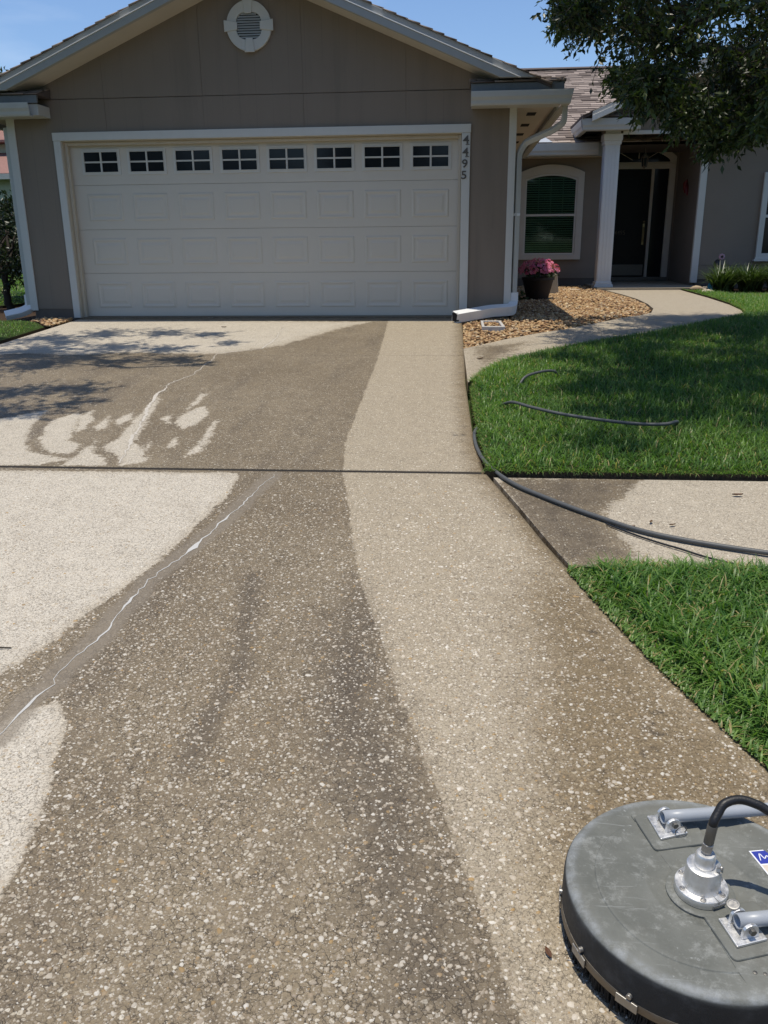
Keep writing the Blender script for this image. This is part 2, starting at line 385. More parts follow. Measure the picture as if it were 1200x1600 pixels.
# ------------------------------------------------------------------ ground masks (metres)
MASKS={"strip":[[1.58,-0.21],[1.69,-2.86],[1.74,-4.91],[1.76,-5.76],[1.82,-6.36],[1.94,-7.02],[2.07,-7.76],[2.2,-8.23],[2.29,-8.6],[2.38,-8.91],[2.46,-9.17],[2.53,-9.39],[2.58,-9.57],[2.62,-9.71],[2.82,-9.69],[2.71,-9.39],[2.7,-9.08],[2.7,-8.8],[2.73,-8.46],[2.74,-8.0],[2.73,-7.39],[2.74,-6.8],[2.76,-6.43],[2.6,-6.32],[2.57,-5.73],[2.56,-4.01],[2.49,-0.77],[2.46,-0.22]],"edge":[[2.82,-9.69],[2.71,-9.39],[2.7,-9.08],[2.7,-8.8],[2.73,-8.46],[2.74,-8.0],[2.73,-7.39],[2.74,-6.89],[2.87,-7.23],[3.05,-8.04],[3.22,-8.61],[3.36,-8.98],[3.23,-9.66]],"upper":[[-2.64,-0.15],[1.38,-0.38],[1.09,-0.91],[0.62,-2.13],[0.11,-2.63],[-0.32,-2.63],[-0.93,-2.57],[-1.39,-2.75],[-1.92,-2.61],[-2.92,-3.08],[-4.12,-1.24]],"a":[[-1.54,-5.21],[-0.77,-5.28],[-0.56,-5.02],[-0.45,-5.45],[-0.34,-5.77],[-0.17,-6.06],[0.13,-6.22],[0.02,-6.33],[-0.77,-6.39]],"b":[[-0.21,-5.84],[-0.38,-5.36],[-0.3,-5.07],[-0.22,-5.2],[-0.07,-5.68],[-0.02,-5.83],[0.08,-5.9],[0.11,-6.1],[-0.03,-6.09]],"c1":[[-0.22,-5.2],[-0.21,-5.01],[-0.1,-5.26],[-0.06,-5.48],[-0.06,-5.62]],"c2":[[0.0,-5.45],[-0.02,-5.16],[0.09,-5.48],[0.06,-5.56]],"c3":[[0.07,-5.29],[0.11,-5.06],[0.17,-5.25],[0.15,-5.42]],"d":[[0.16,-6.03],[0.16,-5.83],[0.25,-6.08],[0.37,-6.18],[0.43,-6.33],[0.18,-6.33]],"e":[[0.26,-5.93],[0.28,-5.7],[0.19,-5.15],[0.12,-4.54],[0.17,-4.63],[0.33,-5.42],[0.41,-5.82],[0.58,-6.07],[0.63,-6.25],[0.52,-6.32],[0.41,-6.13]],"f1":[[0.49,-5.24],[0.51,-5.05],[0.58,-4.83],[0.69,-5.1],[0.67,-5.41],[0.62,-5.51]],"f2":[[0.48,-4.97],[0.44,-4.42],[0.49,-4.46],[0.51,-4.79]],"f3":[[0.67,-5.95],[0.65,-5.7],[0.71,-5.95]],"f4":[[0.84,-6.16],[0.83,-5.83],[0.79,-5.23],[0.85,-5.58],[0.9,-6.01]],"f5":[[0.39,-5.24],[0.42,-5.11],[0.48,-5.36]],"g":[[0.51,-5.92],[0.52,-5.81],[0.58,-6.03]],"big":[[-1.71,-6.46],[1.25,-6.43],[1.29,-6.77],[1.26,-7.06],[1.23,-7.47],[1.19,-7.77],[1.14,-7.99],[1.1,-8.18],[1.05,-8.44],[0.94,-8.72],[0.53,-9.1]],"low":[[0.67,-9.03],[1.13,-8.85],[1.18,-8.76],[1.26,-8.72],[1.33,-8.83],[1.38,-9.03],[1.42,-9.12],[1.45,-9.27],[1.47,-9.39],[1.47,-9.5],[1.49,-9.79],[1.02,-9.83]],"filler":[[0.38,-0.85],[0.46,-1.71],[0.46,-2.33],[0.07,-2.63],[0.11,-2.95],[0.14,-3.69],[0.06,-4.06],[0.11,-4.59],[0.28,-5.33],[0.39,-5.82],[0.5,-6.28]],"filler2":[[1.45,-6.46],[1.4,-6.81],[1.38,-7.01],[1.36,-7.18],[1.3,-7.5],[1.27,-7.68],[1.23,-7.84],[1.23,-8.01],[1.21,-8.15],[1.22,-8.27],[1.22,-8.36],[1.2,-8.45],[1.18,-8.56],[1.19,-8.63],[1.16,-8.71],[1.16,-8.8],[1.16,-8.89],[1.12,-9.03]],"oil":[[1.64,-7.78],[1.74,-8.31],[1.77,-8.56],[1.74,-8.81],[1.75,-9.01]],"darkband":[[2.07,-7.76],[2.24,-8.49],[2.37,-8.97],[2.49,-9.41],[2.56,-9.71],[2.35,-9.73],[2.27,-9.42],[2.09,-8.85],[1.96,-8.3]],"swdark":[[2.69,-6.45],[3.49,-6.41],[3.17,-6.96],[3.24,-7.5],[2.96,-7.71],[2.85,-7.38]],"walkdamp":[[2.51,-2.12],[3.36,-1.71],[2.96,-2.85],[2.76,-3.32],[2.57,-4.13]]}

CLUMPS=[[7.04,-1.02,3.19,0.23],[3.36,-3.27,2.88,0.17],[6.57,-5.29,3.16,0.27],[7.02,-2.61,3.17,0.22],[4.9,-0.26,2.86,0.4],[5.83,-4.03,3.85,0.34],[5.37,-4.12,3.56,0.19],[6.49,-1.93,2.79,0.37],[4.05,-3.23,4.01,0.26],[6.1,-0.31,4.58,0.35],[5.45,-0.22,2.62,0.26],[3.1,-3.07,3.53,0.4],[7.63,-3.57,4.57,0.21],[7.16,-4.56,3.23,0.23],[4.47,-2.93,1.87,0.16],[5.33,-1.76,4.19,0.25],[5.06,-2.15,3.84,0.29],[6.52,-5.27,1.81,0.2],[4.15,-4.22,1.84,0.22],[6.04,-0.6,2.71,0.26],[6.56,-3.49,4.09,0.22],[5.58,-1.46,3.25,0.24],[5.52,-5.03,1.82,0.3],[5.51,-2.04,2.42,0.3],[6.39,-4.29,4.57,0.35],[4.54,-2.95,2.46,0.17],[3.18,-3.99,4.2,0.2],[4.32,-4.95,2.26,0.34],[5.56,-2.39,3.01,0.23],[5.49,-0.41,2.28,0.35],[4.33,-4.27,2.64,0.18],[7.68,-3.36,2.21,0.16],[3.4,-4.16,2.91,0.32],[7.91,-0.58,2.4,0.32],[7.62,-4.76,4.18,0.26],[4.68,-1.98,3.17,0.19],[6.82,-0.94,3.1,0.26],[4.87,-4.98,2.5,0.22],[3.41,-2.43,2.98,0.17],[7.76,-4.7,2.89,0.37],[5.67,-4.32,2.87,0.35],[6.6,-4.29,2.66,0.27],[7.45,-2.65,4.48,0.2],[4.32,-3.48,4.07,0.26],[6.32,-4.29,2.78,0.17],[3.4,-0.36,4.07,0.16],[4.21,-3.9,3.39,0.21],[7.88,-3.36,3.36,0.31],[7.06,-1.77,3.12,0.33],[4.38,-3.69,3.19,0.18],[5.98,-4.33,2.44,0.39],[7.01,-3.54,3.39,0.31],[3.53,-1.63,3.21,0.3],[6.71,-4.89,2.32,0.42],[4.57,-3.95,1.91,0.24],[5.85,-5.09,2.54,0.23],[3.43,-3.45,3.22,0.26],[4.27,-1.85,3.39,0.41],[4.03,-4.64,2.73,0.24],[7.56,-4.82,2.59,0.29],[7.27,-0.88,2.89,0.36],[5.02,-2.87,2.01,0.17],[5.34,-4.49,2.51,0.35],[4.95,-3.49,2.38,0.3],[7.98,-4.4,4.15,0.36],[7.95,-1.44,3.05,0.28],[7.36,-5.27,2.28,0.41],[6.3,-0.91,3.25,0.17],[7.72,-4.97,1.83,0.19],[7.35,-3.42,4.01,0.28],[5.06,-0.94,1.92,0.25],[3.81,-3.16,2.88,0.22],[5.15,-1.69,3.37,0.22],[6.59,-1.54,2.92,0.28],[7.65,-3.68,2.27,0.26],[5.63,-2.04,2.86,0.34],[4.82,-2.73,2.74,0.19],[5.2,-5.29,1.73,0.29],[5.33,-3.53,2.04,0.25],[5.5,-0.98,3.34,0.37],[6.48,-4.92,4.55,0.3],[3.41,-1.25,3.57,0.22],[7.61,-1.0,2.44,0.25],[3.72,-3.95,3.02,0.35],[3.49,-4.93,2.68,0.21],[4.81,-0.87,3.22,0.36],[6.66,-0.04,2.67,0.19],[4.28,-4.47,2.88,0.35],[7.24,-2.74,3.26,0.24],[6.8,-3.42,3.02,0.19],[4.37,-5.08,1.86,0.18],[7.5,-1.42,3.4,0.37],[3.96,-3.44,3.39,0.38],[5.75,-4.63,1.83,0.17],[6.88,-2.24,3.2,0.31],[3.64,-4.72,4.54,0.34],[5.85,-4.06,2.15,0.31],[3.15,-5.15,2.7,0.31],[7.66,-2.9,2.59,0.41],[4.56,-2.75,3.08,0.17],[3.62,-5.26,4.0,0.26],[5.19,-1.44,4.13,0.41],[7.12,-0.34,2.82,0.25],[5.12,-3.12,3.92,0.28],[6.22,-4.57,4.04,0.41],[5.91,-4.12,2.92,0.25],[6.37,-2.56,4.11,0.32],[3.18,-1.72,4.34,0.2],[6.95,-4.86,3.48,0.24],[4.91,-0.03,3.35,0.28],[7.01,-3.23,2.08,0.41],[7.48,-0.53,2.87,0.21],[6.26,-4.32,1.91,0.32],[6.36,-3.83,2.4,0.3],[5.7,-3.6,2.32,0.33],[6.7,-3.92,3.63,0.22],[5.08,-0.46,3.6,0.31],[3.82,-4.75,3.46,0.4],[3.5,-3.06,2.77,0.17],[6.16,-2.85,3.1,0.38],[5.3,-1.42,2.24,0.39],[7.58,-1.0,3.07,0.19],[7.88,-4.17,2.2,0.3],[7.31,-3.87,2.31,0.36],[5.87,-2.29,3.43,0.37],[6.92,-3.9,2.75,0.42],[7.21,-2.44,2.63,0.39],[4.49,-2.85,3.42,0.36],[6.56,-1.66,2.3,0.25],[6.77,-2.24,4.35,0.18],[5.52,-3.73,1.99,0.18],[4.04,-2.45,2.39,0.2],[5.4,-5.24,2.96,0.38],[6.97,-3.68,2.39,0.4],[6.51,-2.4,3.82,0.34],[3.37,-4.43,4.26,0.34],[3.33,-4.3,2.45,0.18],[4.37,-1.26,3.74,0.26],[7.61,-4.18,2.46,0.26],[4.96,-0.34,2.27,0.23],[3.66,-2.89,3.7,0.24],[7.02,-3.86,3.45,0.33],[3.77,-1.86,3.51,0.39],[4.56,-4.57,3.28,0.38],[6.17,-1.28,2.5,0.39],[7.37,-5.07,4.47,0.36],[3.94,-1.86,2.99,0.38],[6.52,-4.41,2.24,0.26],[7.71,-2.56,2.48,0.21],[4.31,-2.46,2.32,0.19],[7.13,-1.83,3.43,0.23],[5.16,-0.64,2.46,0.27],[5.96,-3.4,2.66,0.4],[3.88,-0.26,3.29,0.28],[4.84,-4.25,2.95,0.24],[6.71,-0.73,3.81,0.39],[5.37,-0.77,2.9,0.35],[7.3,-3.13,2.69,0.18],[6.4,-1.06,3.54,0.23],[6.06,-2.89,2.66,0.39],[4.65,-1.1,3.88,0.19],[4.94,-3.35,2.99,0.26],[5.16,-1.3,2.6,0.2],[6.81,-3.02,3.26,0.2],[6.41,-2.05,3.54,0.4],[5.43,-4.94,2.49,0.38],[5.88,-1.92,3.36,0.27],[6.07,-3.02,2.23,0.2],[6.86,-3.02,2.97,0.25],[6.09,-1.98,4.0,0.24],[5.26,-0.98,2.02,0.2],[4.58,-3.15,3.75,0.26],[5.18,-4.8,3.17,0.17],[3.87,-1.41,3.86,0.41],[5.05,-4.21,2.3,0.23],[7.58,-3.03,3.23,0.29],[4.23,-0.21,3.53,0.29],[3.68,-3.85,2.51,0.4],[7.6,-0.09,2.73,0.3],[6.28,-4.06,2.9,0.32],[4.12,-1.29,4.59,0.16],[4.71,-4.24,2.33,0.34],[6.85,-0.16,3.21,0.27],[7.74,-5.03,3.22,0.24],[6.69,-3.57,2.07,0.41],[4.45,-0.45,3.18,0.4],[7.05,-1.34,2.18,0.2],[5.67,-4.83,3.35,0.42],[6.49,-3.6,3.45,0.36],[6.79,-1.34,4.03,0.26],[5.49,-3.44,2.99,0.41],[4.38,-2.16,2.09,0.17],[7.68,-0.6,3.57,0.28],[6.71,-0.67,2.81,0.3],[5.72,-5.24,4.22,0.38],[3.88,-5.26,2.2,0.2],[7.87,-5.25,2.27,0.35],[4.28,-3.39,2.04,0.18],[6.81,-1.57,3.6,0.41],[4.02,-2.67,2.58,0.28],[7.45,-1.69,3.19,0.29],[6.16,-3.47,2.28,0.19],[4.66,-0.11,3.07,0.27],[5.12,-0.73,3.44,0.25],[7.2,-5.08,3.3,0.31],[3.89,-5.05,3.29,0.27],[6.76,-2.22,2.82,0.32],[4.15,-3.8,3.84,0.23],[6.85,-5.05,3.41,0.17],[5.68,-1.02,2.15,0.26],[5.26,-3.26,4.56,0.34],[3.63,-0.43,3.42,0.18],[7.59,-3.72,4.29,0.38],[7.12,-3.06,2.48,0.16],[5.41,-2.75,2.22,0.18],[3.98,-3.97,2.28,0.32],[4.77,-3.56,3.81,0.27],[6.81,-5.06,4.01,0.35],[3.47,-5.2,2.34,0.23],[4.51,-5.25,3.49,0.25],[3.73,-0.71,4.02,0.3],[3.74,-3.32,3.93,0.39],[6.35,-0.64,3.61,0.4],[5.42,-3.81,3.05,0.28],[6.47,-2.79,2.63,0.31],[6.48,-2.31,4.47,0.35],[5.29,-2.69,3.32,0.41],[7.29,-4.63,2.08,0.35],[4.54,-3.37,2.2,0.17],[4.11,-1.33,3.46,0.28],[3.23,-5.16,3.34,0.21],[6.44,-5.05,3.49,0.26],[4.67,-0.84,3.91,0.31],[6.97,-5.3,3.19,0.3],[5.64,-1.09,2.44,0.33],[6.18,-0.8,4.25,0.29],[4.98,-2.99,2.86,0.33],[5.73,-2.28,2.34,0.34],[5.29,-4.8,2.81,0.22],[6.59,-4.64,1.89,0.25],[4.67,-3.57,2.07,0.35],[7.14,-2.95,3.45,0.21],[7.19,-4.98,2.49,0.31],[3.5,-2.39,3.54,0.27],[4.81,-2.25,2.52,0.23],[6.33,-3.04,3.36,0.36],[3.33,-4.42,2.61,0.17],[5.31,-2.51,2.09,0.24],[7.28,-0.02,2.24,0.16],[6.28,-1.25,2.8,0.25],[7.05,-1.62,4.41,0.39],[6.65,-2.73,2.25,0.28],[7.22,-1.35,3.06,0.18],[7.03,-2.35,2.37,0.17],[3.75,-4.82,3.11,0.24],[3.41,-1.44,4.2,0.24],[6.49,-3.33,2.24,0.25],[7.74,-0.88,3.9,0.3],[4.82,-2.84,2.08,0.23],[5.79,-4.32,4.35,0.27],[4.16,-0.75,2.58,0.2],[3.26,-3.83,2.49,0.13],[4.16,-2.29,2.22,0.2],[4.04,-2.77,2.14,0.12],[4.28,-3.31,1.8,0.15],[3.78,-4.46,1.96,0.21],[3.77,-1.0,2.98,0.14],[4.16,-2.62,2.1,0.15],[4.69,-3.32,1.77,0.13],[5.2,-2.02,1.93,0.13],[4.02,-3.05,2.02,0.12],[4.37,-1.09,2.37,0.15],[5.08,-2.36,1.94,0.16],[3.26,-2.86,2.71,0.14],[3.13,-4.44,2.38,0.17],[5.06,-1.17,1.92,0.2],[4.25,-4.15,1.64,0.19],[3.62,-0.71,3.22,0.2],[5.05,-2.48,1.93,0.16],[4.04,-4.25,1.8,0.24],[3.93,-3.72,1.99,0.19],[4.51,-4.29,1.75,0.15],[4.68,-1.38,2.19,0.23],[5.13,-0.9,1.92,0.15],[5.17,-1.11,2.1,0.23],[3.59,-2.31,2.8,0.16],[3.5,-2.48,2.8,0.13],[5.38,-1.35,2.04,0.21],[3.53,-0.65,3.15,0.17],[5.4,-1.42,2.05,0.2],[3.86,-2.63,2.2,0.14],[4.7,-3.57,1.74,0.15],[4.58,-3.67,1.77,0.15],[4.45,-1.22,2.19,0.15],[5.14,-1.67,1.94,0.21],[3.81,-4.32,1.96,0.19],[4.39,-2.59,1.9,0.13],[4.68,-3.72,1.86,0.19],[4.17,-1.38,2.43,0.19],[4.31,-1.55,2.29,0.23],[4.47,-4.31,1.73,0.13],[3.71,-4.44,1.91,0.21],[4.21,-2.38,2.12,0.15],[3.86,-4.0,2.02,0.23],[4.2,-3.64,1.84,0.2],[5.14,-2.21,2.08,0.22],[5.05,-2.1,1.98,0.18],[3.85,-4.21,1.91,0.14],[5.36,-1.85,2.08,0.22],[5.06,-1.41,2.06,0.24],[3.6,-1.39,3.07,0.2],[4.46,-4.12,1.7,0.18],[4.68,-4.05,1.84,0.16],[4.44,-4.49,1.67,0.13],[5.06,-2.23,1.94,0.18],[4.94,-1.62,1.78,0.14],[3.67,-4.44,1.93,0.16],[4.73,-2.84,1.84,0.14],[3.98,-2.96,2.14,0.18],[4.74,-1.17,2.11,0.18],[4.29,-4.15,1.64,0.16],[3.57,-0.89,3.11,0.23],[4.72,-3.04,1.76,0.13],[3.47,-0.76,3.07,0.13],[5.27,-2.12,1.95,0.15],[5.02,-1.63,1.82,0.12],[3.66,-1.0,3.04,0.21],[3.85,-3.05,2.1,0.13],[5.53,-0.93,2.15,0.21],[3.28,-3.02,2.61,0.13],[5.2,-0.94,1.95,0.14],[4.18,-0.84,2.6,0.18],[3.2,-3.84,2.54,0.16],[3.6,-0.92,3.05,0.15],[4.8,-3.34,1.92,0.19],[4.14,-3.73,1.85,0.19],[3.34,-2.56,2.86,0.21],[4.11,-3.94,1.76,0.13],[4.86,-3.34,1.86,0.13],[4.73,-3.93,1.84,0.16],[3.91,-2.33,2.26,0.13],[4.0,-1.44,2.45,0.2],[4.67,-4.14,1.87,0.23],[3.75,-3.3,2.14,0.16],[3.31,-4.27,2.45,0.24],[4.04,-2.02,2.26,0.17],[3.4,-3.15,2.71,0.22],[4.7,-3.55,1.87,0.19],[3.41,-1.17,3.13,0.15],[3.19,-4.26,2.42,0.13],[3.61,-2.01,2.91,0.18],[3.8,-2.78,2.24,0.14],[3.82,-2.38,2.4,0.16],[4.82,-0.9,2.19,0.19],[4.01,-3.46,2.07,0.22],[4.89,-2.4,1.91,0.19],[4.87,-3.47,1.96,0.21],[5.54,-0.72,2.06,0.17],[3.89,-4.11,1.94,0.2],[3.88,-2.95,2.24,0.24]]


def RE(y):    # right edge of the driveway
    return np.interp(-y, [0, 4.0, 5.7, 6.35, 6.98, 7.38, 7.74, 8.09, 8.39, 8.64, 8.9, 9.6, 10.6, 12.0],
                     [2.49, 2.52, 2.565, 2.615, 2.765, 2.855, 2.95, 3.04, 3.13, 3.21, 3.31, 3.62, 4.15, 4.9])
def LE(y): return np.interp(-y, [0, 6.4, 7.4, 9, 12], [-2.46, -2.52, -2.72, -3.3, -4.9])

# ------------------------------------------------------------------ ground
ys = np.array([-400., -60, -14, 0, 60, 400.]); zs = np.array([-.79, -.79, -.79, -.14, -.14, -.14])
xs = np.array([-400., -40, 40, 400])
V = [(x, y, z) for y, z in zip(ys, zs) for x in xs]
F = [(j*4+i, j*4+i+1, (j+1)*4+i+1, (j+1)*4+i) for j in range(5) for i in range(3)]
tag(link('ground', np_mesh('ground', V, F, 'turf')), kind='structure')

def slab_attrs(X, Y):
    A = {}
    M = MASKS
    strip = field(X, Y, M['strip'], .032)
    edgef = field(X, Y, M['edge'], .30)
    upper = field(X, Y, M['upper'], .22)
    spl = np.zeros_like(X)
    for k in ('a', 'b', 'c1', 'c2', 'c3', 'd', 'e', 'f1', 'f2', 'f3', 'f4', 'f5', 'g'): spl = np.maximum(spl, field(X, Y, M[k], .10))
    big = np.maximum(field(X, Y, M['big'], .06), field(X, Y, M['low'], .04))
    near = (Y < -6.37)
    big = np.where(near, big, 0); spl = np.where(near, 0, np.clip(spl*1.06, 0, 1))
    A['clean'] = np.max([np.minimum(strip+(X > 2.45)*np.clip(edgef*1.6, 0, 1), 1)*.95, upper, spl, big], axis=0)
    A['level'] = np.clip(np.max([upper*.85, np.minimum(spl*1.6, 1)*.85, big*1.0, strip*.08, edgef*0], axis=0), 0, 1)
    dl = polydist(X, Y, M['filler2'], False)
    dU = polydist(X, Y, M['filler'], False)
    A['patch'] = np.where(near, np.clip(1.15-dl/.085, 0, 1), np.clip(.62-dU/.10, 0, 1))
    dr = RE(Y)-X
    dmp = np.maximum(np.clip(edgef*1.25, 0, 1)*np.clip((-7.2-Y)/.7, 0, 1), np.clip(.9-dr/.24, 0, .9))
    dmp = np.maximum(dmp, np.clip(.45-polydist(X, Y, [(.95, -8.25), (1.15, -8.05)], False)/.22, 0, 1)*near)
    A['damp'] = dmp
    oil = np.clip(.75-polydist(X, Y, M['oil'], False)/.13, 0, 1)
    oil = np.maximum(oil, field(X, Y, M['darkband'], .20)*.92)
    oil = np.maximum(oil, np.clip(.55-np.abs(Y+6.37)/.10, 0, 1)*(X > .7)*.8)
    A['oil'] = oil
    return A
def slab(name, y0, y1, step, parent, top=0.0):
    ny = max(2, int((y1-y0)/step)); v = np.linspace(y0, y1, ny+1); nx = int(5.6/step); u = np.linspace(0, 1, nx+1)
    Yg, U = np.meshgrid(v, u, indexing='ij')
    Xg = LE(Yg)+(RE(Yg)-LE(Yg))*U
    Zg = zg(Yg)+top
    A = slab_attrs(Xg.ravel(), Yg.ravel())
    V = np.stack([Xg, Yg, Zg], -1).reshape(-1, 3)
    # gentle rounding of the slab rim
    idx = np.arange((ny+1)*(nx+1)).reshape(ny+1, nx+1)
    F = np.stack([idx[:-1, :-1], idx[:-1, 1:], idx[1:, 1:], idx[1:, :-1]], -1).reshape(-1, 4)
    # skirt
    rim = np.concatenate([idx[0, :], idx[1:, -1], idx[-1, -2::-1], idx[-2:0:-1, 0]])
    k = len(V); low = V[rim].copy(); low[:, 2] -= .10
    n = len(rim); j = np.arange(n); jn = (j+1) % n
    F2 = np.stack([rim[j], k+j, k+jn, rim[jn]], -1)
    for a in A: A[a] = np.concatenate([A[a], A[a][rim]])
    o = link(name, np_mesh(name, np.concatenate([V, low]), np.concatenate([F, F2]), 'drive', A), parent); return o
drive = thing('driveway', (0, 0, 0), kind='structure')
slab('slab', -12.0, -6.394, .02, drive); slab('slab', -6.352, -2.706, .02, drive); slab('slab', -2.700, -.03, .025, drive)
g = MB(); g.prism([(-12, zg(-12)-.0025), (0, -.0025), (0, -.05), (-12, zg(-12)-.05)], 'x', -2.3, 2.47); g.prism([(-6.42, zg(-6.42)-.0025), (-6.33, zg(-6.33)-.0025), (-6.33, -.36), (-6.42, -.36)], 'x', 2.471, 2.60); g.build('joint_dirt', 'gap', drive)
g = MB(); g.box(-2.44, 2.44, -.026, .30, -.09, .012); g.build('garage_sill', 'walk', drive, .004)
me_ = drive.children[-1].data
for nme, vv in (('clean', 1.), ('level', .75)):
    a = me_.attributes.new(nme, 'FLOAT', 'POINT'); a.data.foreach_set('value', np.full(len(me_.vertices), vv, np.float32))

# crack filler: thin uneven ribbon with blobs
def ribbon(name, pts, width, blobs, parent, mat='filler', lift=.003):
    P = []
    for i in range(len(pts)-1):
        a, b = np.array(pts[i]), np.array(pts[i+1]); n = max(2, int(np.linalg.norm(b-a)/.03))
        for k in range(n): P.append(a+(b-a)*k/n)
    P.append(np.array(pts[-1])); P = np.array(P)
    P = P+RNG.normal(0, .0045, P.shape); P[:, 0] += .008*np.sin(np.cumsum(RNG.normal(.35, .5, len(P))))
    T = np.gradient(P, axis=0); T /= np.linalg.norm(T, axis=1)[:, None]+1e-9; N = np.stack([-T[:, 1], T[:, 0]], 1)
    wv = width*(.10+1.25*np.convolve(RNG.random(len(P))**1.6, np.ones(3)/3, 'same'))
    for bx, by, br, bw in blobs: wv = wv+bw*np.exp(-((P[:, 0]-bx)**2+(P[:, 1]-by)**2)/br**2)
    wl = wv*RNG.uniform(.35, .65, len(P)); wr = wv-wl
    A = P+N*wl[:, None]; B = P-N*wr[:, None]
    V = np.concatenate([np.c_[A, zg(A[:, 1])+.0012], np.c_[P, zg(P[:, 1])+lift], np.c_[B, zg(B[:, 1])+.0012]])
    n = len(P); i = np.arange(n-1)
    F = np.concatenate([np.stack([i, i+1, n+i+1, n+i], 1), np.stack([n+i, n+i+1, 2*n+i+1, 2*n+i], 1)])
    return link(name, np_mesh(name, V, F, mat, smooth=True), parent)
ribbon('crack_filler', MASKS['filler2'], .0066, [(1.295, -7.5, .045, .032), (1.36, -7.15, .05, .010), (1.22, -8.05, .06, .010), (1.165, -8.75, .06, .008)], drive)
MT['oldfill'] = painted('worn_crack_filler', (.50, .46, .40), .7, 25, .2, .4, (.36, .31, .25), .4, 70, .2)
ribbon('crack_filler', MASKS['filler'], .011, [(.10, -4.5, .22, .022), (.20, -5.0, .3, .020), (.38, -5.75, .25, .015), (.46, -1.9, .5, .012)], drive, 'oldfill')

# pebbles set in the paste: the 300 that show largest are single stones, the rest one mesh
def pebble_shape(rng):
    n = 7; a = np.sort(rng.uniform(0, 2*np.pi, n)) if False else np.arange(n)*2*np.pi/n+rng.uniform(-.3, .3, n)
    r = rng.uniform(.72, 1.1, n); el = rng.uniform(.5, .95)
    top = np.stack([.62*r*np.cos(a), .62*r*np.sin(a)*el, np.full(n, 1.0)], 1)
    low = np.stack([r*np.cos(a), r*np.sin(a)*el, np.full(n, -.6)], 1)
    return np.concatenate([top, low])
PSH = [pebble_shape(RNG) for _ in range(24)]
def pebble_faces(n=7):
    f = [(0, i, i+1) for i in range(1, n-1)]
    for i in range(n): j = (i+1) % n; f += [(i, n+i, n+j), (i, n+j, j)]
    return np.array(f)
PF = pebble_faces()
def scatter_pebbles():
    N = 130000
    Y = -6.5-RNG.random(N)**.9*3.9; X = RNG.uniform(-.6, 3.7, N)
    dens = np.interp(-Y, [6.4, 7.5, 8.5, 10.4], [.25, .5, .9, 1.0])
    A = slab_attrs(X, Y)
    vis = (X < RE(Y)-.02) & (Y > -10.35) & (X > 2.466+(Y+10.926)*(-.62)-.15) & (X < 2.466+(Y+10.926)*.42+.35)
    keep = vis & (RNG.random(N) < dens*.85) & (A['patch'] < .45) & (RNG.random(N) < np.where((A['clean'] > .6) & (A['level'] > .5), .25, 1.0))
    X, Y = X[keep], Y[keep]; cl = A['clean'][keep]; dm = A['damp'][keep]
    s = RNG.gamma(1.5, .0014, len(X))+.0014; s = np.clip(s, .0016, .0098)
    return X, Y, s, cl, dm
px_, py_, ps_, pc_, pd_ = scatter_pebbles()
dist = np.hypot(px_-CAM[0], py_-CAM[1])
big = np.argsort(-(ps_/np.hypot(dist, 1.4)))
def soilk(i): return (.80+.20*np.clip(pc_[i]*1.2, 0, 1))*(1-.22*np.clip(pd_[i], 0, 1))
def peb_verts(i, rng):
    sh = PSH[rng.integers(len(PSH))]; a = rng.uniform(0, 2*np.pi) if rng.random() < .5 else rng.normal(0, .5)
    c, sn = np.cos(a), np.sin(a); v = sh.copy(); s = ps_[i]
    xy = np.stack([v[:, 0]*c-v[:, 1]*sn, v[:, 0]*sn+v[:, 1]*c], 1)*s
    return np.c_[xy, v[:, 2]*min(.0016, s*.22)]
vs, fs, tn, sk = [], [], [], []
tint_all = np.clip(RNG.normal(.55, .28, len(px_)), 0, 1)
for cnt, i in enumerate(big[300:]):
    v = peb_verts(i, RNG); v = v+np.array([px_[i], py_[i], zg(py_[i])+.0004])
    fs.append(PF+14*cnt); vs.append(v); tn.append(np.full(14, tint_all[i])); sk.append(np.full(14, soilk(i)))
tag(link('embedded_pebbles', np_mesh('embedded_pebbles', np.concatenate(vs), np.concatenate(fs), 'pebble', {'tint': np.concatenate(tn), 'soil': np.concatenate(sk)}), drive), kind='stuff')
pm = []
for k in range(40):
    sh = PSH[k % len(PSH)]; 
    pm.append(np_mesh('pebble', np.c_[sh[:, :2], sh[:, 2]*.2], PF, 'pebble', {'tint': np.full(14, np.clip(RNG.normal(.62, .24), 0, 1)), 'soil': np.full(14, .80 if k < 20 else .98)}))
for i in big[:300]:
    me = pm[RNG.integers(20) + (20 if pc_[i] > .6 else 0)]
    o = link('pebble', me, drive, (px_[i], py_[i], float(zg(py_[i]))+.0004)); s = float(ps_[i])
    o.scale = (s, s, min(s, .008)); o.rotation_euler = (0, 0, RNG.uniform(0, 6.28))

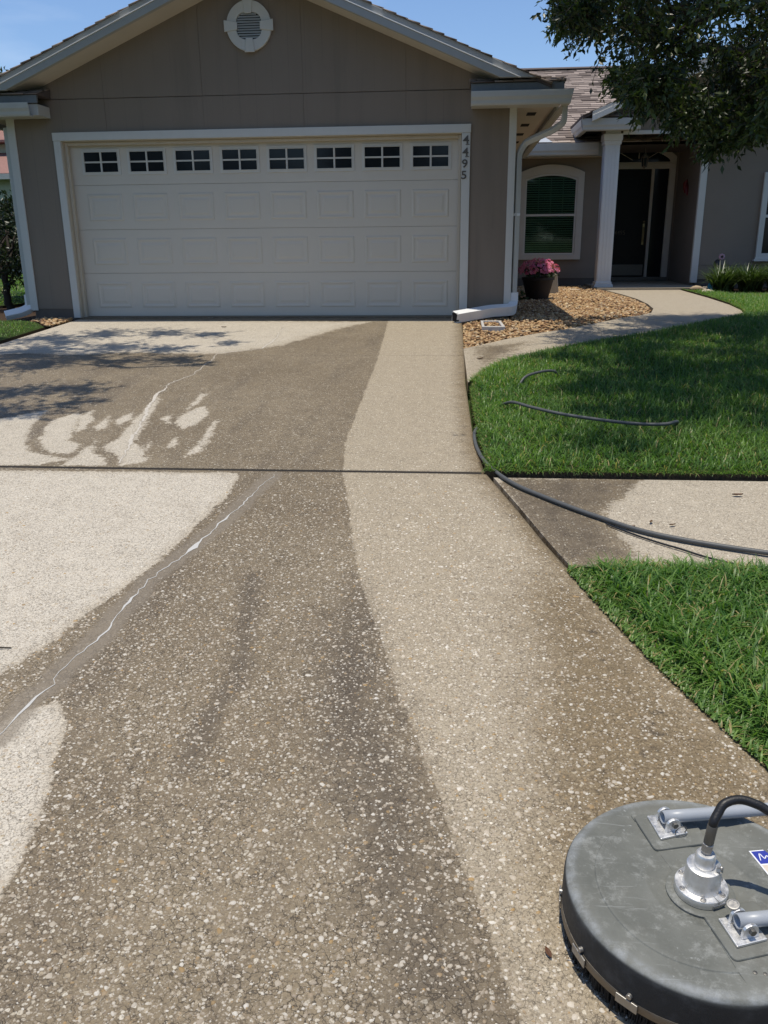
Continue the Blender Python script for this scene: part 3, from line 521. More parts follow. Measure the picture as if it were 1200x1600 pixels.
# ------------------------------------------------------------------ front walk, public sidewalk, porch slab
def flat_slab(name, poly, top, depth, mat, parent=None, attrs=None, kind=None, step=.05, zf=zg):
    """polygon slab on the slope; top is a clipped grid so that stains can vary over it"""
    me = bpy.data.meshes.new(name); bm = bmesh.new()
    vs = [bm.verts.new((x, y, float(zf(y))+top)) for x, y in poly]; f = bm.faces.new(vs)
    if f.normal.z < 0: f.normal_flip()
    r = bmesh.ops.extrude_face_region(bm, geom=[f]); 
    for v in [e for e in r['geom'] if isinstance(e, bmesh.types.BMVert)]: pass
    for v in vs: v.co.z -= depth
    xs_ = [p[0] for p in poly]; ys_ = [p[1] for p in poly]
    for ax, lo, hi in ((0, min(xs_), max(xs_)), (1, min(ys_), max(ys_))):
        n = int((hi-lo)/step)
        for k in range(1, n):
            co = [0, 0, 0]; co[ax] = lo+(hi-lo)*k/n; no = [0, 0, 0]; no[ax] = 1
            bmesh.ops.bisect_plane(bm, geom=bm.verts[:]+bm.edges[:]+bm.faces[:], plane_co=co, plane_no=no)
    bmesh.ops.recalc_face_normals(bm, faces=bm.faces)
    bm.to_mesh(me); bm.free(); me.materials.append(MT[mat])
    if attrs:
        co = np.empty(len(me.vertices)*3, np.float32); me.vertices.foreach_get('co', co); co = co.reshape(-1, 3)
        for nme, a in attrs(co[:, 0], co[:, 1]).items():
            at = me.attributes.new(nme, 'FLOAT', 'POINT'); at.data.foreach_set('value', np.asarray(a, np.float32))
    o = link(name, me, parent); return tag(o, kind=kind) if kind else o
WALK_UP = [(2.50, -2.32), (2.95, -1.72), (3.35, -1.28), (3.64, -1.03), (4.05, -.55), (4.44, -.08), (4.72, .22), (4.95, .62), (5.12, 1.3), (5.22, 2.18), (5.27, 3.2), (5.24, 4.3), (5.16, 5.60)]
WALK_LO = [(2.54, -3.96), (2.68, -3.45), (2.86, -3.02), (3.29, -2.5), (3.86, -1.92), (4.4, -1.49), (4.9, -.98), (5.32, -.53), (5.72, -.12), (6.02, .25), (6.2, 1.0), (6.32, 1.9), (6.42, 3.4), (6.50, 5.60)]
def walk_attr(X, Y):
    d = field(X, Y, MASKS['walkdamp'], .35)
    return {'clean': np.full(X.shape, 1.0)-.72*d, 'level': np.full(X.shape, .28), 'patch': np.zeros(X.shape), 'damp': .55*d, 'oil': np.zeros(X.shape)+.25*d}
fw = thing('front_walk', (0, 0, 0), kind='structure')
def walkpiece(i0, i1): return WALK_UP[i0:i1+1]+WALK_LO[i0:i1+1][::-1]
WALK_LO2 = WALK_LO[:-1]
# two panels split by a tooled joint
flat_slab('slab', [(x+.006, y) for x, y in WALK_UP[:6]]+[(x, y) for x, y in WALK_LO[:8][::-1]], 0.0, .1, 'walk', fw, walk_attr)
flat_slab('slab', [(WALK_UP[5][0]+.006, WALK_UP[5][1]+.007)]+WALK_UP[6:]+WALK_LO[8:][::-1]+[(WALK_LO[7][0]+.006, WALK_LO[7][1]+.007)], 0.001, .1, 'walk', fw, walk_attr)
def side_attr(X, Y):
    d = field(X, Y, MASKS['swdark'], .12)
    return {'clean': 1-.95*d, 'level': np.full(X.shape, .45), 'patch': np.zeros(X.shape), 'damp': .35*d, 'oil': .55*d}
sw = thing('sidewalk', (0, 0, 0), kind='structure')
yy = np.linspace(-6.44, -7.62, 9)
flat_slab('slab', [(float(RE(y))+.028, float(y)) for y in yy]+[(4.18, -7.62), (4.18, -6.44)], -.004, .09, 'drive', sw, side_attr)
flat_slab('slab', [(4.188, -7.62), (9.0, -7.62), (9.0, -6.44), (4.188, -6.44)], -.004, .09, 'drive', sw, side_attr, step=.2)
def porch_attr(X, Y): return {'clean': np.ones(X.shape), 'level': np.full(X.shape, .2), 'patch': np.zeros(X.shape), 'damp': np.zeros(X.shape), 'oil': np.zeros(X.shape)}
flat_slab('porch_slab', [(5.0, 5.61), (6.93, 5.61), (6.93, 8.28), (5.0, 8.28)], .035, .15, 'walk', None, porch_attr, 'structure', .3, zf=lambda y: 0.0)

# ------------------------------------------------------------------ lawns, beds
def lawn(poly, lift=.020):
    o = flat_slab('lawn', poly, lift, .16, 'soil', None, None, 'structure', .6); o.data.materials.append(MT['turf'])
    for p in o.data.polygons:
        if abs(p.normal.z) > .5: p.material_index = 1
    return o
FRONT_LAWN = [(2.62, -6.40)]+[(float(RE(y))+.035, float(y)) for y in (-5.9, -5.2, -4.5, -4.15)]+[(WALK_LO[i][0]+.02, WALK_LO[i][1]-.03) for i in range(0, 14)]+[(6.60, 4.9), (6.95, 3.95), (10.5, 3.75), (10.5, -6.40)]
FRONT_LAWN = [p for k, p in enumerate(FRONT_LAWN) if k != 5]
NEAR_LAWN = [(float(RE(y))+.03, float(y)) for y in (-7.66, -7.9, -8.3, -8.6, -8.9, -9.3, -9.8, -10.6, -11.6)]+[(8.5, -11.6), (8.5, -7.66)]
LEFT_LAWN = [(-2.52, -.95), (-2.85, -.50), (-3.1, -.38), (-5.4, -.30), (-9, -.3), (-9, -6.2), (-2.58, -6.2)]
SIDE_LAWN = [(-4.6, 1.95), (-4.45, 3.0), (-4.2, 14), (-22, 14), (-22, 1.0)]
for p in (FRONT_LAWN, NEAR_LAWN, LEFT_LAWN, SIDE_LAWN): lawn(p)
GRAVEL = [(2.50, -.12), (2.50, -2.28)]+[(x-.02, y+.02) for x, y in WALK_UP[1:13]]+[(5.14, 5.96), (5.0, 7.15), (3.12, 7.15), (3.12, -.02)]
flat_slab('gravel_bed', GRAVEL, -.045, .1, 'mulch', None, None, 'structure', .8)
flat_slab('mulch_bed', [(-2.50, -.16), (-2.46, -.8), (-2.86, -.44), (-3.1, -.34), (-9, -.26), (-9, .9), (-4.6, 1.9), (-4.3, 3), (-4.1, 12), (-3.1, 12), (-3.1, 0), (-2.50, 0)], -.02, .1, 'mulch', None, None, 'structure', .8)
flat_slab('planting_bed', [(6.53, 5.58), (6.62, 4.95), (6.95, 4.0), (10.5, 3.8), (10.5, 6.35), (6.96, 6.35), (6.96, 5.58)], -.005, .1, 'mulch', None, None, 'structure', .8)

def blades(name, poly, n, hgt, wid, zl, keepf=None, lean=.55, mat='grass', segs=3, clump=.0, edge=0):
    xs_ = [p[0] for p in poly]; ys_ = [p[1] for p in poly]
    X = RNG.uniform(min(xs_), max(xs_), n); Y = RNG.uniform(min(ys_), max(ys_), n)
    k = inpoly(X, Y, poly)
    if keepf is not None: k &= keepf(X, Y)
    X, Y = X[k], Y[k]; n = len(X)
    pat = .5+.25*np.sin(X*3.1+1.3*np.sin(Y*2.3))+.25*np.sin(Y*4.3+1.7*np.sin(X*1.9))
    H = RNG.uniform(hgt[0], hgt[1], n)*(.80+.35*pat); W = RNG.uniform(wid[0], wid[1], n)
    az = RNG.uniform(0, 2*np.pi, n); ln = np.abs(RNG.normal(0, lean, n))+.12; bend = RNG.uniform(.2, 1.3, n)
    H = H*np.clip(polydist(X, Y, poly)/.07, .38, 1)
    tint = np.clip(RNG.normal(.42, .27, n)+.22*(pat-.5), 0, .98); dead = RNG.random(n) < .05; tint = np.where(dead, 1.0, tint)
    d = np.stack([np.cos(az), np.sin(az)], 1); side = np.stack([-np.sin(az), np.cos(az)], 1)
    rings = []
    for s in range(segs+1):
        t = s/segs; ang = ln+bend*t*t; rr = H*t*np.sin(np.minimum(ang, 1.75))
        z = H*t*np.cos(np.minimum(ang, 1.75)*.9)
        c = np.stack([X, Y], 1)+d*rr[:, None]
        ww = W*(1-t**1.6)*.5 if s < segs else W*0
        base = zg(Y)+zl
        if s < segs:
            a = c+side*ww[:, None]; b = c-side*ww[:, None]
            rings.append(np.c_[a, base+z]); rings.append(np.c_[b, base+z])
        else: rings.append(np.c_[c, base+z])
    V = np.stack(rings, 1).reshape(-1, 3); m = 2*segs+1; o = np.arange(n)*m
    F = []
    for s in range(segs-1):
        F.append(np.stack([o+2*s, o+2*s+1, o+2*s+3], 1)); F.append(np.stack([o+2*s, o+2*s+3, o+2*s+2], 1))
    s = segs-1; F.append(np.stack([o+2*s, o+2*s+1, o+2*s+2], 1))
    me = np_mesh(name, V, np.concatenate(F), mat, {'tint': np.repeat(tint, m)})
    return tag(link(name, me), kind='stuff')
front_vis = lambda X, Y: (X < 2.466+(Y+10.926)*.39+.6)
blades('grass', FRONT_LAWN, 330000, (.055, .11), (.0050, .0090), .012, front_vis, lean=.45)
blades('grass', NEAR_LAWN, 260000, (.060, .14), (.0060, .0115), .012, lambda X, Y: (X < 2.466+(Y+10.926)*.46+.35) & (Y > -9.9), segs=4)
blades('grass', LEFT_LAWN, 60000, (.035, .07), (.004, .007), .012, lambda X, Y: X > -4.6)
blades('grass', SIDE_LAWN, 60000, (.05, .09), (.012, .022), .012, lambda X, Y: X > -14, mat='grass')
# runners and short blades hanging over the cut edges
def fringe(pts, n, hgt, zl):
    P = np.array(pts); seg = RNG.integers(0, len(P)-1, n); t = RNG.random(n)[:, None]
    q = P[seg]*(1-t)+P[seg+1]*t
    return q
def edge_blades(pts, n, hgt, wid, zl, out):
    P = np.array(pts, float); L = np.linalg.norm(np.diff(P, axis=0), axis=1); seg = RNG.choice(len(L), n, p=L/L.sum()); t = RNG.random(n)[:, None]
    q = P[seg]*(1-t)+P[seg+1]*t; T = (P[seg+1]-P[seg]); T /= np.linalg.norm(T, axis=1)[:, None]
    N = np.stack([T[:, 1], -T[:, 0]], 1)*out
    q = q-N*RNG.uniform(-.005, .05, n)[:, None]
    d = N*RNG.uniform(.2, 1, n)[:, None]+T*RNG.normal(0, .7, n)[:, None]; d /= np.linalg.norm(d, axis=1)[:, None]
    side = np.stack([-d[:, 1], d[:, 0]], 1); H = RNG.uniform(hgt[0], hgt[1], n); W = RNG.uniform(wid[0], wid[1], n)
    ln = RNG.uniform(.2, .8, n); b = RNG.uniform(.4, 1.3, n); rings = []
    for s in range(4):
        tt = s/3; ang = ln+b*tt; r = H*tt*np.sin(np.minimum(ang, 1.8)); z = H*tt*np.cos(np.minimum(ang, 1.75)); c = q+d*r[:, None]; base = zg(q[:, 1])+zl
        if s < 3:
            ww = (W*(1-tt**2)*.5)[:, None]; rings.append(np.c_[c+side*ww, base+z]); rings.append(np.c_[c-side*ww, base+z])
        else: rings.append(np.c_[c, np.maximum(base+z, zg(c[:, 1])+.004)])
    V = np.stack(rings, 1).reshape(-1, 3); o = np.arange(n)*7
    F = np.concatenate([np.stack(f, 1) for f in ((o, o+1, o+3), (o, o+3, o+2), (o+2, o+3, o+5), (o+2, o+5, o+4), (o+4, o+5, o+6))])
    tint = np.where(RNG.random(n) < .12, 1.0, np.clip(RNG.normal(.5, .25, n), 0, .98))
    return tag(link('grass', np_mesh('grass', V, F, 'grass', {'tint': np.repeat(tint, 7)})), kind='stuff')
edge_blades([(2.62, -6.39), (4.0, -6.39), (7, -6.39)], 3500, (.025, .05), (.003, .006), .012, 1)
edge_blades([(float(RE(y))+.035, float(y)) for y in (-6.38, -5.7, -5.0, -4.2)], 1500, (.02, .045), (.003, .006), .012, -1)
edge_blades([(WALK_LO[i][0]+.02, WALK_LO[i][1]-.03) for i in range(0, 12)], 6000, (.03, .075), (.004, .007), .012, -1)
edge_blades([(3.05, -7.68), (3.5, -7.68), (4.6, -7.68)], 3000, (.05, .11), (.004, .009), .012, -1)
edge_blades([(float(RE(y))+.03, float(y)) for y in (-7.66, -8.0, -8.4, -8.8, -9.3)], 3200, (.02, .05), (.003, .007), .010, -1)

# ------------------------------------------------------------------ river gravel
def gravel(name, poly, n, size, seed, zoff=-.045, pile=.03):
    rng = np.random.default_rng(seed)
    bm = bmesh.new(); bmesh.ops.create_icosphere(bm, subdivisions=1, radius=1)
    BV = np.array([v.co[:] for v in bm.verts]); BF = np.array([[v.index for v in f.verts] for f in bm.faces]); bm.free()
    xs_ = [p[0] for p in poly]; ys_ = [p[1] for p in poly]
    X = rng.uniform(min(xs_), max(xs_), n); Y = rng.uniform(min(ys_), max(ys_), n); k = inpoly(X, Y, poly) & (polydist(X, Y, poly) > .012); X, Y = X[k], Y[k]; n = len(X)
    s = rng.uniform(size[0], size[1], n); sc = np.stack([np.ones(n), rng.uniform(.6, .95, n), rng.uniform(.4, .7, n)], 1)*s[:, None]
    V = BV[None]*(1+rng.normal(0, .11, (n, len(BV), 1)))*sc[:, None]
    a = rng.uniform(0, 6.28, n); b = rng.normal(0, .5, n)
    ca, sa, cb, sb = np.cos(a)[:, None], np.sin(a)[:, None], np.cos(b)[:, None], np.sin(b)[:, None]
    y1 = V[..., 1]*cb-V[..., 2]*sb; z1 = V[..., 1]*sb+V[..., 2]*cb
    x2 = V[..., 0]*ca-y1*sa; y2 = V[..., 0]*sa+y1*ca
    ed = np.clip(polydist(X, Y, poly)/.12, 0, 1)
    Z = zg(Y)+zoff+rng.uniform(.3, 1, n)*pile*(.4+.6*ed)+s*.35
    V = np.stack([x2+X[:, None], y2+Y[:, None], z1+Z[:, None]], -1).reshape(-1, 3)
    F = (BF[None]+(np.arange(n)*len(BV))[:, None, None]).reshape(-1, 3)
    t = np.clip(rng.normal(.45, .27, n), 0, 1)
    return tag(link(name, np_mesh(name, V, F, 'gravel', {'tint': np.repeat(t, len(BV))}, smooth=True)), kind='stuff')
gravel('gravel', GRAVEL, 34000, (.014, .030), 3, pile=.045)
gravel('gravel', [(-2.50, -.55), (-2.50, -.16), (-3.0, -.14), (-3.0, -.42), (-2.82, -.46), (-2.6, -.78)], 420, (.016, .035), 4, -.01, .03)

# ------------------------------------------------------------------ the house
house = thing('house', (0, 4, 0), 'taupe one-storey house with white two-car garage door and brown shingle roof', 'house')
def P_(name, mat, *boxes, bevel=0, parent=None):
    m = MB()
    for b in boxes: m.box(*b)
    return m.build(name, mat, house if parent is None else parent, bevel)
ZS = lambda x: 3.83-.417*abs(x)        # underside of the rake
ZT = lambda x: 4.00-.417*abs(x)        # roof deck
XL, XR = -3.10, 3.07
# structure behind the panels
P_('wall_core', 'wall', (XL+.01, -2.50, .0065, .14, -.1, 2.6), (2.50, XR-.01, .0065, .14, -.1, 2.6), (-2.50, 2.50, .0065, .14, 2.16, 2.6))
m = MB(); m.prism([(XL+.01, 2.602), (XR-.01, 2.602), (XR-.01, ZS(XR)+.03), (0, ZS(0)+.03), (XL+.01, ZS(XL)+.03)], 'y', .0065, .14); m.build('wall_core', 'wall', house)
P_('side_wall', 'wall', (XR-.10, XR, .142, 7.3, .12, 2.60)); P_('side_wall', 'wall', (XL, XL+.10, .142, 11, .12, 2.60))
P_('foundation', 'found', (XL+.015, -2.505, .006, .5, -.3, .118)); P_('foundation', 'found', (2.505, XR-.015, .006, .5, -.3, .118))
P_('foundation', 'found', (XR-.09, XR-.012, .502, 7.3, -.3, .118)); P_('foundation', 'found', (XL+.012, XL+.09, .502, 11, -.3, .118))
cols = [XL+.005, -1.872, -.652, .568, 1.788, XR-.005]
for i in range(5):
    a, b = cols[i]+.0012, cols[i+1]-.0012
    off = [.000, .003, -.001, .002, .000][i]
    if i == 0: poly = [(a, .122), (-2.50, .122), (-2.50, 2.17), (b, 2.17), (b, 2.596), (a, 2.596)]
    elif i == 4: poly = [(a, 2.17), (2.50, 2.17), (2.50, .122), (b, .122), (b, 2.596), (a, 2.596)]
    else: poly = [(a, 2.17), (b, 2.17), (b, 2.596), (a, 2.596)]
    m = MB(); m.prism(poly, 'y', off, .006); m.build('wall_panel', 'panel', house, .001, seg=1)
    up = [(a, 2.602), (b, 2.602), (b, ZS(b)+.02)] + ([(0, ZS(0)+.02)] if a < 0 < b else []) + [(a, ZS(a)+.02)]
    m = MB(); m.prism(up, 'y', -off+.001, .006); m.build('wall_panel', 'panel', house, .001, seg=1)
# corner boards
P_('corner_board', 'trim', (3.003, 3.088, -.022, -.004, .10, 2.42), bevel=.004); P_('corner_board', 'trim', (3.0735, 3.088, -.003, .085, .10, 2.42), bevel=.003)
P_('corner_board', 'trim', (-3.135, -3.036, -.022, -.004, .10, 2.42), bevel=.004); P_('corner_board', 'trim', (-3.135, -3.104, -.003, .085, .10, 2.42), bevel=.003)
# garage door casing
P_('door_casing', 'trim', (-2.560, -2.472, -.024, -.003, .006, 2.132), bevel=.004)
P_('door_casing', 'trim', (2.452, 2.552, -.024, -.003, .012, 2.132), bevel=.004)
P_('door_casing', 'trim', (-2.566, 2.558, -.028, -.003, 2.134, 2.228), bevel=.004)
P_('door_jamb', 'jamb', (-2.498, -2.462, -.002, .145, .004, 2.16), bevel=.002); P_('door_jamb', 'jamb', (2.448, 2.498, -.002, .145, .004, 2.16), bevel=.002)
P_('door_jamb', 'jamb', (-2.460, 2.446, -.002, .145, 2.125, 2.16), bevel=.002)
P_('door_stop', 'jamb', (-2.461, -2.425, .060, .128, .004, 2.124), bevel=.006); P_('door_stop', 'jamb', (2.412, 2.447, .060, .128, .004, 2.124), bevel=.006)
P_('door_stop', 'jamb', (-2.424, 2.411, .066, .128, 2.085, 2.124), bevel=.006)
# garage door: four sections, raised panels, eight windows
gd = MB(); zsec = [.012, .556, 1.094, 1.628, 2.11]
for i in range(4): gd.box(-2.44, 2.43, .146, .190, zsec[i]+.001, zsec[i+1]-.001)
gdoor = gd.build('garage_door', 'door', house, .004)
gk = MB(); gk.box(-2.44, 2.43, .150, .195, .0125, .030); gk.build('weather_seal', 'dark', gdoor)
pw, ph = .455, .325
def raised_mesh():
    m = MB(); r = []
    for ins, y in ((0, 0), (.012, -.007), (.026, -.007), (.040, -.001), (.062, -.001), (.085, -.006)):
        r.append([(-pw/2+ins, y, -ph/2+ins), (pw/2-ins, y, -ph/2+ins), (pw/2-ins, y, ph/2-ins), (-pw/2+ins, y, ph/2-ins)])
    vs = [v for q in r for v in q]; fs = []
    for i in range(5):
        for k in range(4): fs.append((i*4+k, i*4+(k+1) % 4, (i+1)*4+(k+1) % 4, (i+1)*4+k))
    fs.append((20, 21, 22, 23)); m.add(vs, fs); return m.mesh('raised_panel', 'door')
rpm = raised_mesh(); base = wloc(gdoor)
wcx = [-2.045+.589*i for i in range(8)]
for z in (.285, .826, 1.362):
    for x in wcx: link('raised_panel', rpm, gdoor, tuple(Vector((x, .1455, z))-base))
def wframe_mesh():
    m = MB(); a, b, c, d = .248, .150, .2145, .1155
    m.box(-a, a, -.014, 0, c-.08, .150) if False else None
    m.box(-a, a, -.010, 0, -b, -b+.028).box(-a, a, -.010, 0, b-.028, b).box(-a, -a+.026, -.010, 0, -b+.028, b-.028).box(a-.026, a, -.010, 0, -b+.028, b-.028)
    m.box(-c-.008, c+.008, -.016, 0, -d-.008, -d).box(-c-.008, c+.008, -.016, 0, d, d+.008).box(-c-.008, -c, -.016, 0, -d, d).box(c, c+.008, -.016, 0, -d, d)
    m.box(-.010, .010, -.013, 0, -d, d).box(-c, -.0105, -.012, 0, -.009, .009).box(.0105, c, -.012, 0, -.009, .009)
    return m.mesh('window_frame', 'wframe')
def pane_mesh():
    m = MB(); m.box(-.1005, .1005, -.003, 0, -.052, .052); return m.mesh('window_pane', 'pane')
wfm, wpm = wframe_mesh(), pane_mesh()
for x in wcx:
    link('window_frame', wfm, gdoor, tuple(Vector((x, .1455, 1.897))-base))
    for sx in (-1, 1):
        for sz in (-1, 1): link('window_pane', wpm, gdoor, tuple(Vector((x+sx*.1125, .1450, 1.897+sz*.0625))-base))
# house number
def text_mesh(txt, size, depth, mat, name):
    c = bpy.data.curves.new(name, 'FONT'); c.body = txt; c.size = size; c.extrude = depth; c.align_x = 'CENTER'; c.align_y = 'CENTER'; c.offset = size*.012; c.resolution_u = 4
    o = bpy.data.objects.new(name, c); COL.objects.link(o); dg = bpy.context.evaluated_depsgraph_get(); dg.update()
    me = bpy.data.meshes.new_from_object(o.evaluated_get(dg)); bpy.data.objects.remove(o); me.materials.clear(); me.materials.append(MT[mat]); return me
dm = {}
for ch, x, z in (('4', 2.500, 2.052), ('4', 2.496, 1.918), ('9', 2.490, 1.790), ('5', 2.482, 1.664)):
    if ch not in dm: dm[ch] = text_mesh(ch, .128, .004, 'digit', 'house_number')
    o = link('house_number', dm[ch], house, (x, -.0285-4, z)); o.rotation_euler = (math.pi/2, 0, 0); o.scale = (1.18, 1, 1); tag(o, 'bronze house number digit %s on the garage casing' % ch)
    if ch == '4':
        P_('number_serif', 'digit', (x-.004, x+.044, -.0313, -.0245, z-.051, z-.044))
# gable vent
VC = (-.035, 3.318)
def sup(rx, rz, n=40, p=2.0):
    return [(VC[0]+rx*abs(math.cos(t))**(2/p)*math.copysign(1, math.cos(t)), VC[1]+rz*abs(math.sin(t))**(2/p)*math.copysign(1, math.sin(t))) for t in [2*math.pi*k/n for k in range(n)]]
def ringmesh(o, i, y0, y1):
    m = MB(); n = len(o)
    vs = [(q[0], y0, q[1]) for q in o]+[(q[0], y0, q[1]) for q in i]+[(q[0], y1, q[1]) for q in o]+[(q[0], y1, q[1]) for q in i]; fs = []
    for k in range(n):
        j = (k+1) % n; fs += [(k, j, n+j, n+k), (2*n+k, 3*n+k, 3*n+j, 2*n+j), (k, 2*n+k, 2*n+j, j), (n+k, n+j, 3*n+j, 3*n+k)]
    return m.add(vs, fs)
vent = ringmesh(sup(.266, .266), sup(.150, .142, p=2.8), -.045, -.002).build('gable_vent', 'trim', house, .006)
m = MB(); m.prism(sup(.151, .143, p=2.8), 'y', -.008, -.003); m.build('vent_screen', 'dark', vent)
def supx(z):
    t = min(1, abs(z-VC[1])/.142); return .150*(1-t**2.8)**(1/2.8)
for k in range(10):
    z = VC[1]-.122+.0265*k; hw = supx(z+.01)-.004
    if hw < .03: continue
    m = MB(); m.prism([(-.040, z-.005), (-.037, z-.005), (-.010, z+.014), (-.010, z+.018), (-.015, z+.018)], 'x', VC[0]-hw, VC[0]+hw); m.build('louver', 'trim', vent)
for k in range(4):
    a = k*math.pi/2; ca, sa = math.cos(a), math.sin(a)
    q = [(.132, -.040), (.290, -.062), (.290, .062), (.132, .040)]
    poly = [(VC[0]+u*ca-v*sa, VC[1]+(u*sa+v*ca)*(.955 if k % 2 else 1)) for u, v in q]
    m = MB(); m.prism(poly, 'y', -.062, -.046); m.build('keystone', 'trim', vent, .006)
# garage roof
m = MB(); m.prism([(-3.44, ZT(3.44)-.03), (-3.44, ZT(3.44)), (0, 4.0), (3.44, ZT(3.44)), (3.44, ZT(3.44)-.03), (0, 3.94)], 'y', -.40, 9.8); roof = m.build('garage_roof', 'underlay', house)
def shingle_geo(w, l, th, rng): 
    return None
def shingle_field(origin, ux, us, nrm, length, height, expo, wd, rng):
    """list of (8 verts) for tabs laid in rows up a slope. ux along the eave, us up the slope"""
    out = []; rows = int(height/expo)
    for r in range(rows):
        x = -rng.uniform(0, wd)
        while x < length:
            w_ = wd*rng.uniform(.55, 1.3); a, b = max(0, x+.002), min(length, x+w_-.002); x += w_
            if b-a < .03: continue
            th = rng.uniform(.012, .024); s0 = r*expo+rng.uniform(-.006, .006); s1 = min(s0+expo*1.12, height)
            o = Vector(origin); q = []
            for t, base in ((th, True), (0.001, False)):
                for xx, ss, hh in ((a, s0, t), (b, s0, t), (b, s1, t*.3), (a, s1, t*.3)):
                    q.append(o+ux*xx+us*ss+nrm*(hh if base else 0.0005))
            out.append(q)
    return out
SF = [(0, 1, 2, 3), (4, 7, 6, 5), (0, 4, 5, 1), (1, 5, 6, 2), (2, 6, 7, 3), (3, 7, 4, 0)]
def join_tabs(name, tabs, parent, mat='shingle_a'):
    off = wloc(parent); V = np.array([[tuple(v-off) for v in t] for t in tabs]).reshape(-1, 3)
    F = (np.array(SF)[None]+(np.arange(len(tabs))*8)[:, None, None]).reshape(-1, 4)
    t = np.repeat(np.clip(RNG.normal(.5, .27, len(tabs)), 0, 1), 8)
    return tag(link(name, np_mesh(name, V, F, mat, {'tint': t}), parent), kind='stuff')
tabs = []; L_ = math.hypot(3.44, 3.44*.417)
for sx in (-1, 1):
    us = Vector((-sx*3.6, 0, 3.6*.417)).normalized(); n_ = Vector((sx*.417, 0, 1)).normalized()
    tabs += shingle_field((sx*3.44, -.465, ZT(3.44)), Vector((0, 1, 0)), us, n_, 10.2, L_, .145, .32, RNG)
join_tabs('shingle_field', tabs, roof)
def chev(name, mat, zt, zb, y0, y1, xe):
    for s in (-1, 1):
        zc = 2.640; x0 = s*.001; m = MB()
        if y1 < -.1: poly = [(x0, zt), (s*(zt-zc)/.417, zc), (s*(zb-zc)/.417, zc), (x0, zb)]
        else: poly = [(x0, zt), (s*xe, zt-.417*xe), (s*xe, zb-.417*xe), (x0, zb)]
        m.prism(poly, 'y', y0, y1); m.build(name, mat, house, .004)
chev('rake_board', 'fascia', 4.000, 3.930, -.440, -.402, 3.36)
chev('drip_edge', 'spout', 3.9295, 3.9185, -.476, -.402, 3.36)
chev('rake_board', 'fascia', 3.918, 3.835, -.466, -.402, 3.33)
chev('rake_soffit', 'soffit', 3.852, 3.836, -.4015, -.001, 2.85)
# eave returns, gutters
def gutter_x(x0, x1, yf, z0, z1, parent, mit0=.03, mit1=.03):
    """K-profile gutter running along x; front at yf"""
    m = MB(); d = .115
    prof = [(yf+.035, z0), (yf+.025, z0+.02), (yf+.022, z0+.05), (yf+.004, z0+.085), (yf, z1-.012), (yf, z1), (yf+.010, z1), (yf+.012, z1-.012), (yf+.03, z0+.06), (yf+.04, z0+.012), (yf+d, z0+.012), (yf+d, z0)]
    n = len(prof); vs = []
    for end, x in ((0, x0), (1, x1)):
        for y, z in prof:
            sh = (mit1 if end else -mit0)*((z-z0)/(z1-z0)-1)
            vs.append((x+sh, y, z))
    fs = [tuple(range(n)), tuple(range(n, 2*n))]+[(k, (k+1) % n, n+(k+1) % n, n+k) for k in range(n)]
    m.add(vs, fs); return m.build('gutter', 'gutter', house if parent is None else parent)
def gutter_y(xf, s, y0, y1, z0, z1):
    m = MB(); d = .115
    prof = [(xf-s*.035, z0), (xf-s*.025, z0+.02), (xf-s*.022, z0+.05), (xf-s*.004, z0+.085), (xf, z1-.012), (xf, z1), (xf-s*.010, z1), (xf-s*.012, z1-.012), (xf-s*.03, z0+.06), (xf-s*.04, z0+.012), (xf-s*d, z0+.012), (xf-s*d, z0)]
    m.prism(prof, 'y', y0, y1); return m.build('gutter', 'gutter', house)
def eave_return(s):
    a, b = sorted((s*2.555, s*3.565))
    P_('side_flashing', 'flash', (s*3.44-.001 if s > 0 else -3.56, 3.56 if s > 0 else -3.439, -.30, 6.5 if s > 0 else 11, 2.514, 2.548))
    P_('eave_return', 'gutter', (a, b, -.335, -.024, 2.385, 2.508), bevel=.004)
    gutter_x(s*2.545 if s > 0 else -3.68, 3.68 if s > 0 else s*2.62, -.452, 2.368, 2.512, None, .0 if s > 0 else .03, .03 if s > 0 else 0.0)
    P_('drip_flashing', 'flash', (a-.01, b+.015, -.375, -.338, 2.514, 2.600), bevel=.002)
    rp = MB(); rp.prism([(-.392, 2.602), (-.024, 2.602), (-.024, 2.70)], 'x', a-.02, b+.03); rr = rp.build('return_roof', 'underlay', house)
    us = Vector((0, .368, .098)).normalized(); tb = shingle_field((a-.03, -.40, 2.602), Vector((1, 0, 0)), us, Vector((0, -.098, .368)).normalized(), b-a+.06, .39, .13, .24, RNG)
    join_tabs('shingle_field', tb, rr)
eave_return(1); eave_return(-1)
gutter_y(3.68, 1, -.335, 6.55, 2.368, 2.512); gutter_y(-3.68, -1, -.335, 11, 2.368, 2.512)
P_('eave_fascia', 'fascia', (3.54, 3.562, -.022, 6.6, 2.36, 2.50)); P_('eave_fascia', 'fascia', (-3.562, -3.54, -.022, 11, 2.36, 2.50))
P_('eave_soffit', 'soffit', (3.09, 3.538, -.020, 6.6, 2.415, 2.430)); P_('eave_soffit', 'soffit', (-3.538, -3.137, -.020, 11, 2.415, 2.430))
for y in (.6, 1.7, 2.8, 3.9): P_('soffit_vent', 'dark', (3.25, 3.36, y, y+.28, 2.411, 2.414))
